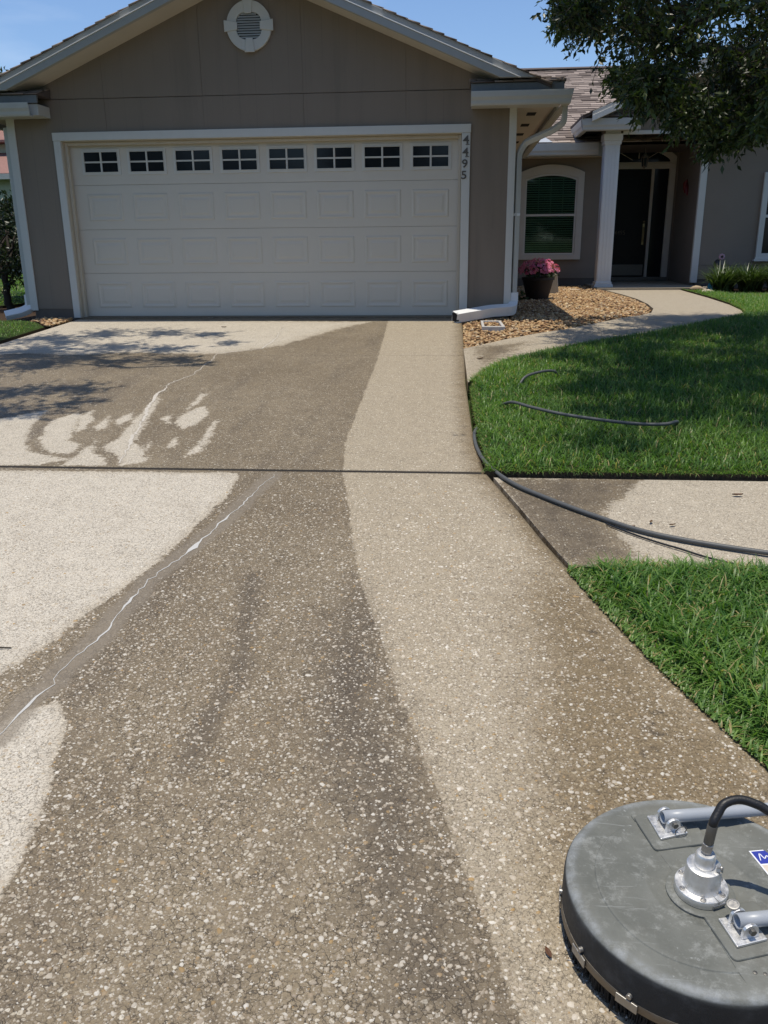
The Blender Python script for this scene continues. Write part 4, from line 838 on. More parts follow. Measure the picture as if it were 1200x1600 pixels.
# downspouts
def spout(pts, name='downspout', parent=house, sz=(.060, .085), mat='spout'):
    P = [Vector(p) for p in pts]; Q = [P[0]]
    for i in range(1, len(P)-1):
        a, b, c = P[i-1], P[i], P[i+1]; r = min(.05, (a-b).length*.45, (c-b).length*.45)
        p0 = b+(a-b).normalized()*r; p1 = b+(c-b).normalized()*r
        for t in (0, .33, .67, 1): Q.append(p0*(1-t)**2+b*2*t*(1-t)+p1*t*t)
    Q.append(P[-1]); m = MB(); m.tube(Q, 0, flat=sz, caps=False)
    o = m.build(name, mat, parent, .008); sm = o.modifiers.new('solid', 'SOLIDIFY'); sm.thickness = .003; return o
ds = spout([(3.615, -.20, 2.39), (3.615, -.20, 2.20), (3.50, -.13, 2.13), (3.20, .045, 2.02), (3.128, .055, 1.90), (3.128, .055, .16)], mat='gutter')
de = spout([(3.128, .055, .30), (3.128, .053, .15), (3.10, -.125, .105), (2.85, -.18, .095), (2.40, -.49, .045)], 'downspout_extension', ds, (.105, .115), 'spout')
_e = Vector((2.40, -.49, .045)); _d = (Vector((2.40, -.49, .045))-Vector((2.85, -.18, .095))).normalized(); m = MB(); m.tube([_e+_d*.001, _e-_d*.03], 0, flat=(.090, .098)); m.build('spout_mouth_shade', 'dark', ds)  # dark plug in the open end stands in for the shade inside
P_('spout_strap', 'spout', (3.088, 3.168, .010, .018, 1.2, 1.23), parent=ds)
dl = spout([(-3.17, .05, 2.30), (-3.17, .05, .16)], mat='gutter'); spout([(-3.17, .05, .30), (-3.17, .048, .13), (-3.24, -.05, .085), (-3.42, -.16, .045)], 'downspout_extension', dl, (.11, .08), 'spout')
# ---- main body
P_('front_wall', 'wall', (XR-.09, 5.30, 7.2, 7.32, .15, 2.72)); P_('foundation', 'found', (XR-.08, 5.29, 7.215, 7.4, -.2, .149))
P_('back_wall', 'wall', (XL, 10.1, 15.6, 15.75, -.1, 2.7)); P_('side_wall', 'wall', (9.95, 10.1, 6.55, 15.58, -.1, 2.8)); P_('side_wall', 'wall', (XL+.003, XL+.10, 11.01, 15.58, .12, 2.7))
MS = .42; me0, mz0 = 6.62, 2.64; ridge = (11.6, mz0+MS*(11.6-me0))
m = MB(); Vs = [(-3.6, me0, mz0), (10.5, me0, mz0), (10.5, 16.3, mz0), (-3.6, 16.3, mz0), (1.4, 11.6, ridge[1]), (7.6, 11.6, ridge[1])]
m.add(Vs, [(0, 1, 5, 4), (1, 2, 5), (2, 3, 4, 5), (3, 0, 4)]); m.add([(x, y, z-.06) for x, y, z in Vs[:4]], [(0, 3, 2, 1)])
mroof = m.build('main_roof', 'underlay', house)
rs = math.hypot(1, MS); us = Vector((0, 1, MS)).normalized(); nn = Vector((0, -MS, 1)).normalized()
rng_s = np.random.default_rng(21)
tb = shingle_field((3.05, me0-.02, mz0-.008), Vector((1, 0, 0)), us, nn, 4.6, (ridge[0]-me0)*rs, .142, .30, rng_s)
def tabx(t): return (t[0].x+t[1].x)/2
vis_ = sorted([t for t in tb if 3.45 < tabx(t) < 5.75], key=lambda t: t[0].y)
single, rest = vis_[:300], [t for t in tb if not 3.45 < tabx(t) < 5.75]+vis_[300:]
off = wloc(mroof)
for t in single:
    c = t[0]; me = bpy.data.meshes.new('shingle'); me.from_pydata([tuple(v-c) for v in t], [], SF); me.materials.append(MT['shingle']); link('shingle', me, mroof, tuple(c-off))
rest += [t for t in shingle_field((7.66, me0-.02, mz0-.008), Vector((1, 0, 0)), us, nn, 2.6, 3.0, .142, .30, rng_s)]
join_tabs('shingle_field', rest, mroof)
m = MB(); m.prism([(11.40, ridge[1]-.03), (11.52, ridge[1]+.022), (11.64, ridge[1]-.03), (11.52, ridge[1]+.005)], 'x', 1.4, 7.6); m.build('ridge_cap', 'underlay', mroof)
gutter_x(3.70, 5.0, 6.50, 2.415, 2.625, None, 0, 0); P_('eave_fascia', 'fascia', (3.6, 5.2, 6.616, 6.64, 2.40, 2.62)); P_('eave_soffit', 'soffit', (3.6, 5.2, 6.642, 7.198, 2.42, 2.44))
m = MB(); zf = lambda y: mz0+MS*(y-me0)+.024
m.add([(3.70, 6.60, zf(6.60)), (4.15, 6.60, zf(6.60)), (4.02, 6.88, zf(6.88)), (3.86, 6.90, zf(6.90))], [(0, 1, 2, 3)]); o = m.build('valley_flashing', 'flash', mroof); o.modifiers.new('s', 'SOLIDIFY').thickness = .004
MT['flashlight'] = painted('galvanised_sheet', (.42, .44, .46), .35, 10, .12, .2, (.3, .3, .3)); o.data.materials[0] = MT['flashlight']
# window
WX0, WX1, WZ0, WZ1, WS = 3.58, 4.855, .515, 2.18, .135
def archtop(x0, x1, z0, zs, rise, n=16): 
    c = (x0+x1)/2; h = (x1-x0)/2; R = (h*h+rise*rise)/(2*rise); a0 = math.asin(h/R)
    return [(x0, z0), (x1, z0)]+[(c+R*math.sin(a0-2*a0*k/n), zs+R*math.cos(a0-2*a0*k/n)-R*math.cos(a0)) for k in range(n+1)]
def frame_mb(outer, inner, y0, y1):
    return ringmesh(outer, inner, y0, y1)
win = frame_mb(archtop(WX0, WX1, WZ0, 2.155, .150), archtop(WX0+.128, WX1-.128, WZ0+.095, 2.045, .095), 7.135, 7.198).build('window', 'entrytrim', house, .006)
a, b = WX0+.132, WX1-.132
m = frame_mb(archtop(a-.002, b+.002, WZ0+.097, 2.043, .095), archtop(a+.03, b-.03, WZ0+.13, 2.015, .085), 7.15, 7.19); m.box(a+.03, b-.03, 7.153, 7.19, 1.345, 1.388); m.build('sash', 'wframe', win)
m = MB(); m.prism(archtop(a+.03, b-.03, 1.389, 2.015, .085), 'y', 7.166, 7.170); m.build('window_pane', 'glass', win)
m = MB(); m.box(a+.03, b-.03, 7.166, 7.170, WZ0+.13, 1.344); m.build('window_pane', 'glass', win)
wd = (b-a-.06)
for k in (1, 2, 3): P_('muntin', 'blind', (a+.03+wd*k/4-.008, a+.03+wd*k/4+.008, 7.172, 7.178, 1.39, 2.07), parent=win)
P_('muntin', 'blind', (a+.03, b-.03, 7.179, 7.183, 1.715, 1.731), parent=win)
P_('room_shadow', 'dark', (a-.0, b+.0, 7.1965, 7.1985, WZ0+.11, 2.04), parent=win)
k = 0; z = WZ0+.15
while z < 2.06:
    m = MB(); m.add([(a+.035, 7.186, z), (b-.035, 7.186, z), (b-.035, 7.194, z+.028), (a+.035, 7.194, z+.028)], [(0, 1, 2, 3)]); o = m.build('blind_slat', 'blind', win); z += .043
# ---- porch
col = MB(); col.box(5.035, 5.305, 6.015, 6.285, .02, 2.80)
column = col.build('porch_column', 'column', house, .006)
for k in range(4): P_('column_fillet', 'column', (5.052+.062*k, 5.052+.062*k+.054, 6.008, 6.0145, .16, 2.50), parent=column, bevel=.004)
P_('column_base', 'column', (4.995, 5.345, 5.975, 6.325, -.01, .085), parent=column, bevel=.01); P_('column_base', 'column', (5.015, 5.325, 5.995, 6.305, .086, .13), parent=column, bevel=.01)
P_('column_cap', 'column', (5.015, 5.325, 5.995, 6.305, 2.54, 2.60), parent=column, bevel=.008); P_('column_cap', 'column', (4.998, 5.342, 5.978, 6.322, 2.601, 2.72), parent=column, bevel=.012)
PK, PE = 7.25, 4.56; PZ = lambda x: 4.10-.417*abs(x-PK)
m = MB(); m.prism([(5.0, 2.722), (6.98, 2.722), (6.98, PZ(6.98)-.15), (5.0, PZ(5.0)-.15)], 'y', 6.03, 6.30); m.build('porch_beam', 'wall', house, .01)
P_('beam_trim', 'trim', (5.345, 6.86, 6.006, 6.028, 2.70, 2.765), bevel=.004)
# wing wall panels (joint at .40) and its corner board
P_('wing_wall', 'wall', (6.93, 10.09, 6.402, 6.52, .402, 2.76)); P_('wing_wall', 'wall', (6.93, 10.09, 6.400, 6.52, .15, .396)); P_('foundation', 'found', (6.94, 10.08, 6.42, 6.6, -.2, .149))
m = MB(); m.prism([(6.93, 2.763), (10.0, 2.763), (10.0, PZ(10.0)-.1), (PK, PZ(PK)-.15), (6.985, PZ(6.985)-.15)], 'y', 6.402, 6.52); m.build('wing_wall', 'wall', house)
P_('wing_side', 'wall', (6.902, 6.929, 6.402, 8.30, -.05, 2.80))
P_('corner_board', 'trim', (6.868, 6.992, 6.372, 6.398, .087, 2.62), bevel=.004); P_('corner_board', 'trim', (6.868, 6.900, 6.399, 6.46, .087, 2.62), bevel=.004)
P_('porch_ceiling', 'soffit', (5.2, 6.90, 6.302, 8.30, 2.80, 2.82)); P_('porch_side', 'wall', (5.20, 5.30, 7.322, 8.30, -.05, 2.80))
P_('entry_wall', 'wall', (5.20, 6.93, 8.302, 8.42, -.05, 2.85))
# porch roof, rake, return
m = MB(); m.prism([(PE, PZ(PE)-.05), (PE, PZ(PE)), (PK, 4.10), (9.94, PZ(9.94)), (9.94, PZ(9.94)-.05), (PK, 4.04)], 'y', 5.62, 11.0); proof = m.build('porch_roof', 'underlay', house)
tb = []
for sx in (-1, 1):
    run = PK-PE; us2 = Vector((-sx, 0, .417)).normalized()
    tb += shingle_field((PK+sx*run, 5.59, PZ(PE)), Vector((0, 1, 0)), us2, Vector((sx*.417, 0, 1)).normalized(), 5.2, run*math.hypot(1, .417), .145, .32, RNG)
join_tabs('shingle_field', tb, proof)
for s, x1 in ((-1, 4.72), (1, 9.8)):
    for nme, mt, zt, zb, y0 in (('rake_board', 'fascia', -.005, -.065, 5.585), ('rake_board', 'trim', -.066, -.165, 5.555)):
        m = MB(); m.prism([(PK+s*.001, 4.10+zt), (x1, PZ(x1)+zt), (x1, PZ(x1)+zb), (PK+s*.001, 4.10+zb)], 'y', y0, 5.617); m.build(nme, mt, house, .004)
    m = MB(); m.prism([(PK+s*.001, 4.10-.150), (x1, PZ(x1)-.150), (x1, PZ(x1)-.165), (PK+s*.001, 4.10-.165)], 'y', 5.618, 6.40); m.build('rake_soffit', 'soffit', house)
P_('eave_return', 'gutter', (4.62, 5.56, 5.76, 6.028, 2.765, 2.925), bevel=.004); gutter_x(4.55, 5.58, 5.645, 2.745, 2.935, None, .03, 0)
P_('drip_flashing', 'flash', (4.60, 5.57, 5.72, 5.758, 2.936, 2.958))
rp = MB(); rp.prism([(5.69, 2.960), (6.028, 2.960), (6.028, 3.055)], 'x', 4.57, 5.59); rr = rp.build('return_roof', 'underlay', house)
join_tabs('shingle_field', shingle_field((4.56, 5.68, 2.960), Vector((1, 0, 0)), Vector((0, .338, .095)).normalized(), Vector((0, -.095, .338)).normalized(), 1.04, .36, .12, .24, RNG), rr)
gutter_y(4.55, -1, 5.765, 7.4, 2.745, 2.935); P_('eave_soffit', 'dark', (4.67, 5.0, 5.77, 7.4, 2.80, 2.82))  # near-black soffit: the shade under this eave is put into its colour
P_('eave_return', 'gutter', (6.62, 7.42, 5.95, 6.37, 2.625, 2.755), bevel=.006)
rp = MB(); rp.prism([(5.90, 2.758), (6.37, 2.758), (6.37, 2.88)], 'x', 6.58, 7.46); rr = rp.build('return_roof', 'underlay', house)
join_tabs('shingle_field', shingle_field((6.57, 5.89, 2.758), Vector((1, 0, 0)), Vector((0, .47, .122)).normalized(), Vector((0, -.122, .47)).normalized(), .9, .48, .12, .24, RNG), rr)
# front door and its surround
def arc_pts(cx, h, zs, rise, n=20):
    R = (h*h+rise*rise)/(2*rise); a0 = math.asin(h/R)
    return [(cx+R*math.sin(a0-2*a0*k/n), zs+R*math.cos(a0-2*a0*k/n)-R*math.cos(a0)) for k in range(n+1)]
DC = 6.08
sur = MB()
sur.box(5.32, 5.448, 8.235, 8.300, .05, 2.268).box(6.712, 6.84, 8.235, 8.300, .05, 2.268).box(6.362, 6.420, 8.243, 8.300, .05, 2.268).box(5.32, 6.84, 8.233, 8.300, 2.27, 2.372)
doorf = sur.build('entry_surround', 'entrytrim', house, .006)
outer = [(5.32, 2.374), (6.84, 2.374)]+arc_pts(DC, .76, 2.50, .285); inner = [(5.448, 2.40), (6.712, 2.40)]+arc_pts(DC, .632, 2.44, .215)
ringmesh(outer, inner, 8.237, 8.300).build('transom_frame', 'entrytrim', doorf, .006)
m = MB(); m.prism(inner, 'y', 8.270, 8.276); m.build('transom_pane', 'pane', doorf)
for ang in (35, 90, 145):
    a = math.radians(ang); e = (DC+.58*math.cos(a), 2.41+min(.235, .40*math.sin(a))); 
    m = MB(); m.tube([(DC+.15*math.cos(a), 8.262, 2.405+.06*math.sin(a)), (e[0], 8.262, e[1])], 0, flat=(.020, .012)); m.build('transom_muntin', 'entrytrim', doorf)
m = MB(); m.box(5.452, 6.358, 8.262, 8.300, .125, 2.266); fd = m.build('front_door', 'frontdoor', house, .004)
P_('door_panel', 'frontdoor', (5.60, 6.21, 8.257, 8.2615, .55, 2.13), parent=fd, bevel=.004)
P_('kick_plate', 'kick', (5.48, 6.33, 8.256, 8.2612, .150, .375), parent=fd, bevel=.003)
P_('threshold', 'kick', (5.45, 6.84, 8.20, 8.300, .04, .118), parent=fd, bevel=.004)
m = MB(); m.box(6.425, 6.708, 8.268, 8.300, .12, 2.266); sl_ = m.build('sidelight', 'pane', house)
hd = MB(); hd.box(6.262, 6.300, 8.246, 8.2545, .78, 1.20); hd.lathe([(.001, .030), (.020, .024), (.026, .010), (.026, 0)], (6.281, 8.235, 1.23), 12)
hd.tube([(6.281, 8.243, 1.12), (6.281, 8.195, 1.10), (6.281, 8.185, 1.0), (6.281, 8.195, .88), (6.281, 8.243, .85)], .011, 8); hd.build('handle', 'brass', fd, 0, True)
MT['dim'] = painted('dull_gold_print', (.10, .08, .05), .6, 30, .3); tm = text_mesh('4495', .115, .0015, 'dim', 'door_number'); o = link('door_number', tm, fd, tuple(Vector((5.80, 8.2525, 1.02))-wloc(fd))); o.rotation_euler = (math.pi/2, 0, 0)
# wing window
ww = frame_mb([(8.02, .52), (9.42, .52), (9.42, 2.05), (8.02, 2.05)], [(8.12, .62), (9.32, .62), (9.32, 1.95), (8.12, 1.95)], 6.34, 6.398).build('window', 'wframe', house, .006)
P_('window_pane', 'pane', (8.12, 9.32, 6.372, 6.378, .62, 1.95), parent=ww); P_('sash', 'wframe', (8.121, 9.319, 6.355, 6.371, 1.26, 1.31), parent=ww); P_('window_sill', 'wframe', (7.99, 9.45, 6.31, 6.398, .475, .519), parent=ww, bevel=.004)

# ------------------------------------------------------------------ trees and shrubs
def leaf_cloud(centres, per, size, rng, droop=.5, twig=.9, flat=.55):
    """leaves set along drooping twigs that spread from each clump centre; returns V, F, tint, twig paths"""
    Vs, Ts, tw = [], [], []
    for cx, cy, cz, r in centres:
        nt = max(6, int(per*(r/.3)**2/11)); 
        d = rng.normal(0, 1, (nt, 3)); d /= np.linalg.norm(d, axis=1)[:, None]; d[:, 2] = d[:, 2]*.8-.15*droop
        o = np.array([cx, cy, cz])+rng.normal(0, .25*r, (nt, 3)); L = r*rng.uniform(.55, 1.12, nt)
        nl = 11; t = (np.arange(nl)+rng.uniform(0, .8, (nt, nl)))/nl
        P = o[:, None]+d[:, None]*(L[:, None]*t)[..., None]; P[..., 2] -= droop*.35*r*t**2
        ct = np.clip(rng.normal(.36, .22), 0, 1)
        ax = d[:, None]+rng.normal(0, .75, (nt, nl, 3)); ax[..., 2] -= droop*.5; ax /= np.linalg.norm(ax, axis=-1)[..., None]
        sd = np.cross(ax, rng.normal(0, 1, (nt, nl, 3))); sd /= np.linalg.norm(sd, axis=-1)[..., None]+1e-9
        ln = size*rng.uniform(.65, 1.25, (nt, nl, 1)); wd = ln*rng.uniform(.32, .46, (nt, nl, 1)); up = np.cross(ax, sd)
        a = P; b = P+ax*ln*.45+sd*wd*.5+up*ln*.07; c = P+ax*ln; e = P+ax*ln*.45-sd*wd*.5+up*ln*.07
        Vs.append(np.stack([a, b, c, e], 2).reshape(-1, 3)); Ts.append(np.repeat(np.clip(rng.normal(ct, .2, nt*nl), 0, 1), 4))
        for k in range(0, nt, 2): tw.append(((o[k]), o[k]+d[k]*L[k]*.9-np.array([0, 0, droop*.28*r])))
    V = np.concatenate(Vs); T = np.concatenate(Ts); n = len(V)//4; q = np.arange(n)*4
    F = np.concatenate([np.stack([q, q+1, q+2], 1), np.stack([q, q+2, q+3], 1)])
    return V, F, T, tw
def twig_mesh(name, tw, r, parent):
    off = np.array(wloc(parent)); A = np.array([t[0] for t in tw])-off; B = np.array([t[1] for t in tw])-off; n = len(A)
    d = B-A; d /= np.linalg.norm(d, axis=1)[:, None]+1e-9; x = np.cross(d, np.array([.3, .5, .8])); x /= np.linalg.norm(x, axis=1)[:, None]; y = np.cross(d, x)
    vs = []
    for p, rr in ((A, r), (B, r*.35)):
        for k in range(3): vs.append(p+(x*math.cos(2.094*k)+y*math.sin(2.094*k))*rr)
    V = np.stack(vs, 1).reshape(-1, 3); o = np.arange(n)*6
    F = np.concatenate([np.stack([o+k, o+(k+1) % 3, o+3+(k+1) % 3, o+3+k], 1) for k in range(3)])
    return tag(link(name, np_mesh(name, V, F, 'bark'), parent), kind='stuff')
def limb(a, b, r0, r1, rng, n=9, sag=.0, wob=.08):
    a, b = Vector(a), Vector(b); L = (b-a).length; P = []; R = []
    for i in range(n+1):
        t = i/n; p = a.lerp(b, t); p += Vector(rng.normal(0, wob*L*.15, 3))*math.sin(math.pi*t); p.z += math.sin(math.pi*t)*sag*L
        P.append(p); R.append(r0+(r1-r0)*t**.8)
    return P, R
def tree(loc, h_trunk, r_trunk, centres, per, leaf, seed, label, group=None, mat='leaf', droop=.5, nl=9, twigs=True, name='oak_tree', limb_to=None):
    rng = np.random.default_rng(seed); root = thing(name, loc, label, 'tree', group); off = Vector(loc)
    fork = Vector((loc[0], loc[1], loc[2]+h_trunk)); m = MB()
    P, R = limb((loc[0], loc[1], loc[2]-.1), fork, r_trunk*1.25, r_trunk*.8, rng, 8, 0, .25); R[0] *= 1.35; m.tube(P, R, 12)
    m.build('trunk', 'bark', root, 0, True)
    C = np.array(centres); ends = limb_to if limb_to is not None else [tuple(C[i][:3]) for i in rng.choice(len(C), min(nl, len(C)), replace=False)]
    for e in ends:
        m = MB(); P, R = limb(fork-Vector((0, 0, rng.uniform(0, .3*h_trunk))), e, r_trunk*.45, r_trunk*.07, rng, 9, .10, .6); m.tube(P, R, 7); m.build('limb', 'bark', root, 0, True)
    V, F, T, tw = leaf_cloud(centres, per, leaf, rng, droop)
    o = link('crown', np_mesh('crown', V-np.array(loc), F, mat, {'tint': T}), root)
    if twigs: twig_mesh('twigs', tw, .004*leaf/.05, root)
    return root
# the live oak whose crown hangs over the lawn on the right
rngc = np.random.default_rng(77)
high = []
while len(high) < 120:
    x, y, r = rngc.uniform(3.0, 10.0), rngc.uniform(-6.1, .1), rngc.uniform(.35, .65)
    z = 3.5+.22*(y+5)+r*1.15+abs(rngc.normal(0, 1.0))
    if x < 2.95+.30*max(0, z-4.2)+max(0, y+2.2)*.55 or (x < 4.3 and -5.0 < y < -3.6 and rngc.random() < .5): continue
    high.append((x, y, z, r))
tree((7.6, -2.7, -.15), 2.3, .24, CLUMPS+high, 520, .058, 5, 'dark green oak with its crown hanging over the front lawn', droop=.7,
     limb_to=[(3.5, -2.6, 3.0), (3.9, -1.2, 2.9), (4.0, -4.2, 2.5), (4.6, -2.9, 2.2), (5.2, -.6, 2.7), (5.0, -4.6, 2.6), (8.8, -.5, 4.6), (9.4, -4.4, 4.6), (6.5, -2.0, 5.4)])
# the tree left of the driveway, whose shade dapples the concrete
lc = []
for x, y, z, r in ((-.7, -1.6, 4.6, .38), (-1.3, -1.5, 4.8, .45), (-1.9, -1.6, 4.9, .5), (-2.5, -1.9, 5, .5), (-.9, -2.6, 4.7, .42), (-1.5, -2.5, 4.9, .5), (-2.2, -2.7, 5, .55), (-.5, -3.2, 4.6, .36), (-1.1, -3.3, 4.7, .4), (-1.8, -3.5, 4.8, .5), (-2.5, -3.5, 5, .5), (-1.0, -4.5, 4.6, .42), (-1.5, -4.7, 4.8, .45), (-2.1, -4.6, 5, .5), (-1.1, -5.3, 4.6, .40), (-1.6, -5.6, 4.7, .42), (-.75, -5.0, 4.5, .3), (-2.2, -5.6, 4.9, .5), (-2.9, -4.2, 5, .6), (-3.0, -2.4, 5.1, .6), (-.3, -2.2, 4.7, .25), (-.2, -3.4, 4.6, .22)):
    lc.append((x, y, z, r*.85))
while len(lc) < 70:
    x, y, z, r = rngc.uniform(-8.5, -1.6), rngc.uniform(-6.2, -.8), rngc.uniform(4.3, 7.0), rngc.uniform(.3, .62)
    if x > -1.2-1.0*abs(y+2.6)**1.1*.6: continue
    lc.append((x, y, z, r))
tree((-6.0, -3.2, -.2), 3.2, .22, lc, 420, .080, 6, 'broad tree standing on the lawn left of the driveway', droop=.4)
# far trees seen past the left corner
def ball(cx, cy, cz, R, n, r0, r1, rng):
    out = []
    while len(out) < n:
        p = rng.uniform(-1, 1, 3)
        if np.linalg.norm(p) > 1: continue
        out.append((cx+p[0]*R, cy+p[1]*R, cz+p[2]*R*.8, rng.uniform(r0, r1)))
    return out
for i, (x, y, h, R) in enumerate(((-17.2, 25, 5.4, 2.2), (-21, 33, 5.6, 3.6), (-16.5, 40, 6.2, 3.8))):
    tree((x, y, -.2), h-R*.6, .2, ball(x, y, h, R, 26, .6, 1.1, rngc), 60, .26, 30+i,
         ['green treetop showing above the garage eave at the left edge', 'dark tree behind the neighbouring red roof, nearer one', 'tall dark tree farthest behind the neighbouring roof'][i], 'trees behind the houses', 'shrubleaf', .3, 5, False, 'background_tree')
fw_ = []
for x, y, h, R in ((-24, -38, 5.4, 4.0), (-16, -37, 5.0, 3.8), (-9, -37, 4.6, 3.4), (-2.5, -39, 5.2, 3.8), (4.5, -36, 4.6, 3.5), (11, -38, 5.4, 4.0), (18, -36, 4.8, 3.6)): fw_ += ball(x, y, h-1.3, R, 36, .7, 1.4, rngc)
V, F, T, tw = leaf_cloud(fw_, 60, .30, rngc, .3); tag(link('unseen_trees', np_mesh('unseen_trees', V, F, 'shrubleaf', {'tint': T})), kind='stuff')  # unseen trees behind the camera, added so the windows reflect less sky
# dark shrub by the garage corner
rs_ = np.random.default_rng(9); sc_ = []
while len(sc_) < 60:
    x, y, z = rs_.uniform(-6.2, -3.45), rs_.uniform(1.2, 5.0), rs_.uniform(.55, 1.5)
    if x > -3.5-.45*(y-1.0): continue
    sc_.append((x, y, z, rs_.uniform(.2, .36)))
tree((-4.35, 1.7, -.05), .55, .055, sc_, 330, .07, 10, 'dark leafy shrub with a bent trunk beside the garage corner', None, 'shrubleaf', .2, 8, True, 'shrub')
bs = [(rs_.uniform(-5.2, -4.1), rs_.uniform(3.2, 5.0), rs_.uniform(.1, .35), rs_.uniform(.15, .25)) for _ in range(16)]
t = thing('ground_plant', (-4.6, 4, 0), 'bright green low plant behind the dark shrub', 'plant'); V, F, T, tw = leaf_cloud(bs, 90, .09, rs_, .2)
link('foliage', np_mesh('foliage', V-np.array([-4.6, 4, 0]), F, 'brightleaf', {'tint': T}), t)
# strap-leaved plants below the wing wall
def strap_plant(loc, R, n, seed, label):
    rng = np.random.default_rng(seed); root = thing('liriope_plant', loc, label, 'plant', 'strap-leaved plants along the wing wall'); Vs, F, T = [], [], []; S = 5
    for i in range(n):
        az = rng.uniform(0, 6.283); L = rng.uniform(.7, 1.15)*R*1.5; W = rng.uniform(.009, .017); e = rng.uniform(.25, 1.25); cur = rng.uniform(.5, 1.6)
        d = np.array([math.cos(az), math.sin(az)]); sd = np.array([-d[1], d[0]]); p = np.array([rng.normal(0, .05), rng.normal(0, .05), 0.0]); k = len(Vs); ang = e*.5
        for s in range(S+1):
            t = s/S; w_ = W*(1-t**2)+.0008
            Vs.append((p[0]+sd[0]*w_, p[1]+sd[1]*w_, p[2])); Vs.append((p[0]-sd[0]*w_, p[1]-sd[1]*w_, p[2])); 
            ang2 = ang+cur*t; st = L/S; p = p+np.array([d[0]*math.sin(ang2)*st, d[1]*math.sin(ang2)*st, math.cos(ang2)*st]); p[2] = max(p[2], .01)
        for s in range(S): F.append((k+2*s, k+2*s+1, k+2*s+3, k+2*s+2))
        T += [np.clip(rng.normal(.45, .25), 0, 1)]*(2*(S+1))
    link('foliage', np_mesh('foliage', np.array(Vs), np.array(F), 'strap', {'tint': np.array(T)}), root); return root
for i, (x, y, R, lb) in enumerate(((6.98, 4.75, .34, 'green strap-leaved clump nearest the walk and the blue ornament'), (7.50, 4.95, .33, 'green strap-leaved clump, second from the walk'), (7.25, 5.35, .30, 'strap-leaved clump behind the first two, by the wall'),
        (8.0, 5.0, .34, 'green strap-leaved clump, third from the walk under the wall'), (8.5, 4.9, .33, 'green strap-leaved clump below the wing window'), (7.8, 5.5, .30, 'strap-leaved clump against the wall below the window edge'), (9.0, 5.0, .34, 'green strap-leaved clump farthest from the walk'))):
    strap_plant((x, y, .0), R*1.1, 300, 50+i, lb)

# ------------------------------------------------------------------ neighbouring house
nb = thing('neighbour_house', (-18, 24, 0), 'pale house with reddish shingle roof beyond the garage corner', 'house')
MT['nwall'] = painted('pale_wall_paint', (.46, .48, .36), .8, 2, .1); MT['nroof'] = painted('red_brown_shingles', (.27, .150, .125), .9, 8, .25, .3, (.2, .12, .1), .4, 60, .2)
P_('wall', 'nwall', (-27, -10, 20.2, 28, -.2, 3.15), parent=nb); P_('wall', 'nwall', (-27, -12.5, 22.6, 28, 3.9, 4.5), parent=nb)
P_('fascia', 'soffit', (-27.5, -9.6, 19.56, 19.62, 3.06, 3.24), parent=nb)
m = MB(); m.prism([(19.6, 3.2), (19.6, 3.26), (22.9, 4.30), (22.9, 4.2)], 'x', -27.5, -9.6); m.build('roof', 'nroof', nb)
m = MB(); m.prism([(22.0, 4.52), (22.0, 4.60), (25.5, 6.0), (29, 4.60), (29, 4.52)], 'x', -27.4, -13.0); m.build('roof', 'nroof', nb)
P_('gable_wall', 'nwall', (-12.52, -12.4, 22.7, 27.9, 4.0, 4.5), parent=nb)

# ------------------------------------------------------------------ small things by the entry
MT['pot'] = painted('dark_resin_pot', (.026, .018, .015), .6, 12, .25, .2, (.09, .07, .06), .1, 60, .4)
pt = thing('flower_pot', (3.70, 3.25, .0), 'dark brown round pot full of pink flowers by the garage wall', 'flower pot')
m = MB(); m.lathe([(.165, -.02), (.170, .0), (.245, .30), (.262, .305), (.262, .345), (.240, .345), (.230, .30), (.2, .28)], (3.70, 3.25, 0), 28); m.build('pot', 'pot', pt, 0, True)
m = MB(); m.lathe([(.001, .30), (.228, .30)], (3.70, 3.25, 0), 20, False); m.build('potting_soil', 'mulch', pt)
rp_ = np.random.default_rng(31); cs = [(3.70+.20*math.cos(a)*q, 3.25+.20*math.sin(a)*q, .40+.07*(1-q*q)+rp_.uniform(-.03, .03), .11) for a, q in zip(rp_.uniform(0, 6.28, 26), np.sqrt(rp_.random(26)))]
V, F, T, tw = leaf_cloud(cs, 260, .045, rp_, .2); link('foliage', np_mesh('foliage', V-np.array([3.70, 3.25, 0]), F, 'potleaf', {'tint': T}), pt)
def blossoms():
    Vs, F, T = [], [], []
    for i in range(300):
        a = rp_.uniform(0, 6.283); q = math.sqrt(rp_.random()); el = q*1.30
        n = Vector((math.sin(el)*math.cos(a), math.sin(el)*math.sin(a), math.cos(el)))
        c = Vector((3.70, 3.25, .355))+Vector((n.x*.335, n.y*.335, n.z*.255+.0))+Vector(rp_.normal(0, .014, 3)); n = (n+Vector(rp_.normal(0, .35, 3))).normalized()
        x = n.orthogonal().normalized(); y = n.cross(x); s = rp_.uniform(.022, .034); tt = np.clip(rp_.normal(.45, .3), 0, 1)
        for k in range(5):
            b = k*1.2566; k0 = len(Vs)
            def p(r, ang, h): return tuple(c+(x*math.cos(ang)+y*math.sin(ang))*r*s+n*h*s-Vector((3.70, 3.25, 0)))
            Vs.extend([p(.08, b, .0), p(.75, b-.5, .22), p(1.0, b, .12), p(.75, b+.5, .22)]); F.append((k0, k0+1, k0+2, k0+3)); T.extend([tt]*4)
    return tag(link('blossoms', np_mesh('blossoms', np.array(Vs), np.array(F), 'petal', {'tint': np.array(T)}), pt), kind='stuff')
blossoms()
t = thing('hosta', (3.42, 3.0, 0), 'small dark green leafy plant at the foot of the flower pot', 'plant'); V, F, T, tw = leaf_cloud([(3.42, 3.0, .07, .12), (3.36, 3.12, .06, .1)], 60, .09, rp_, .3)
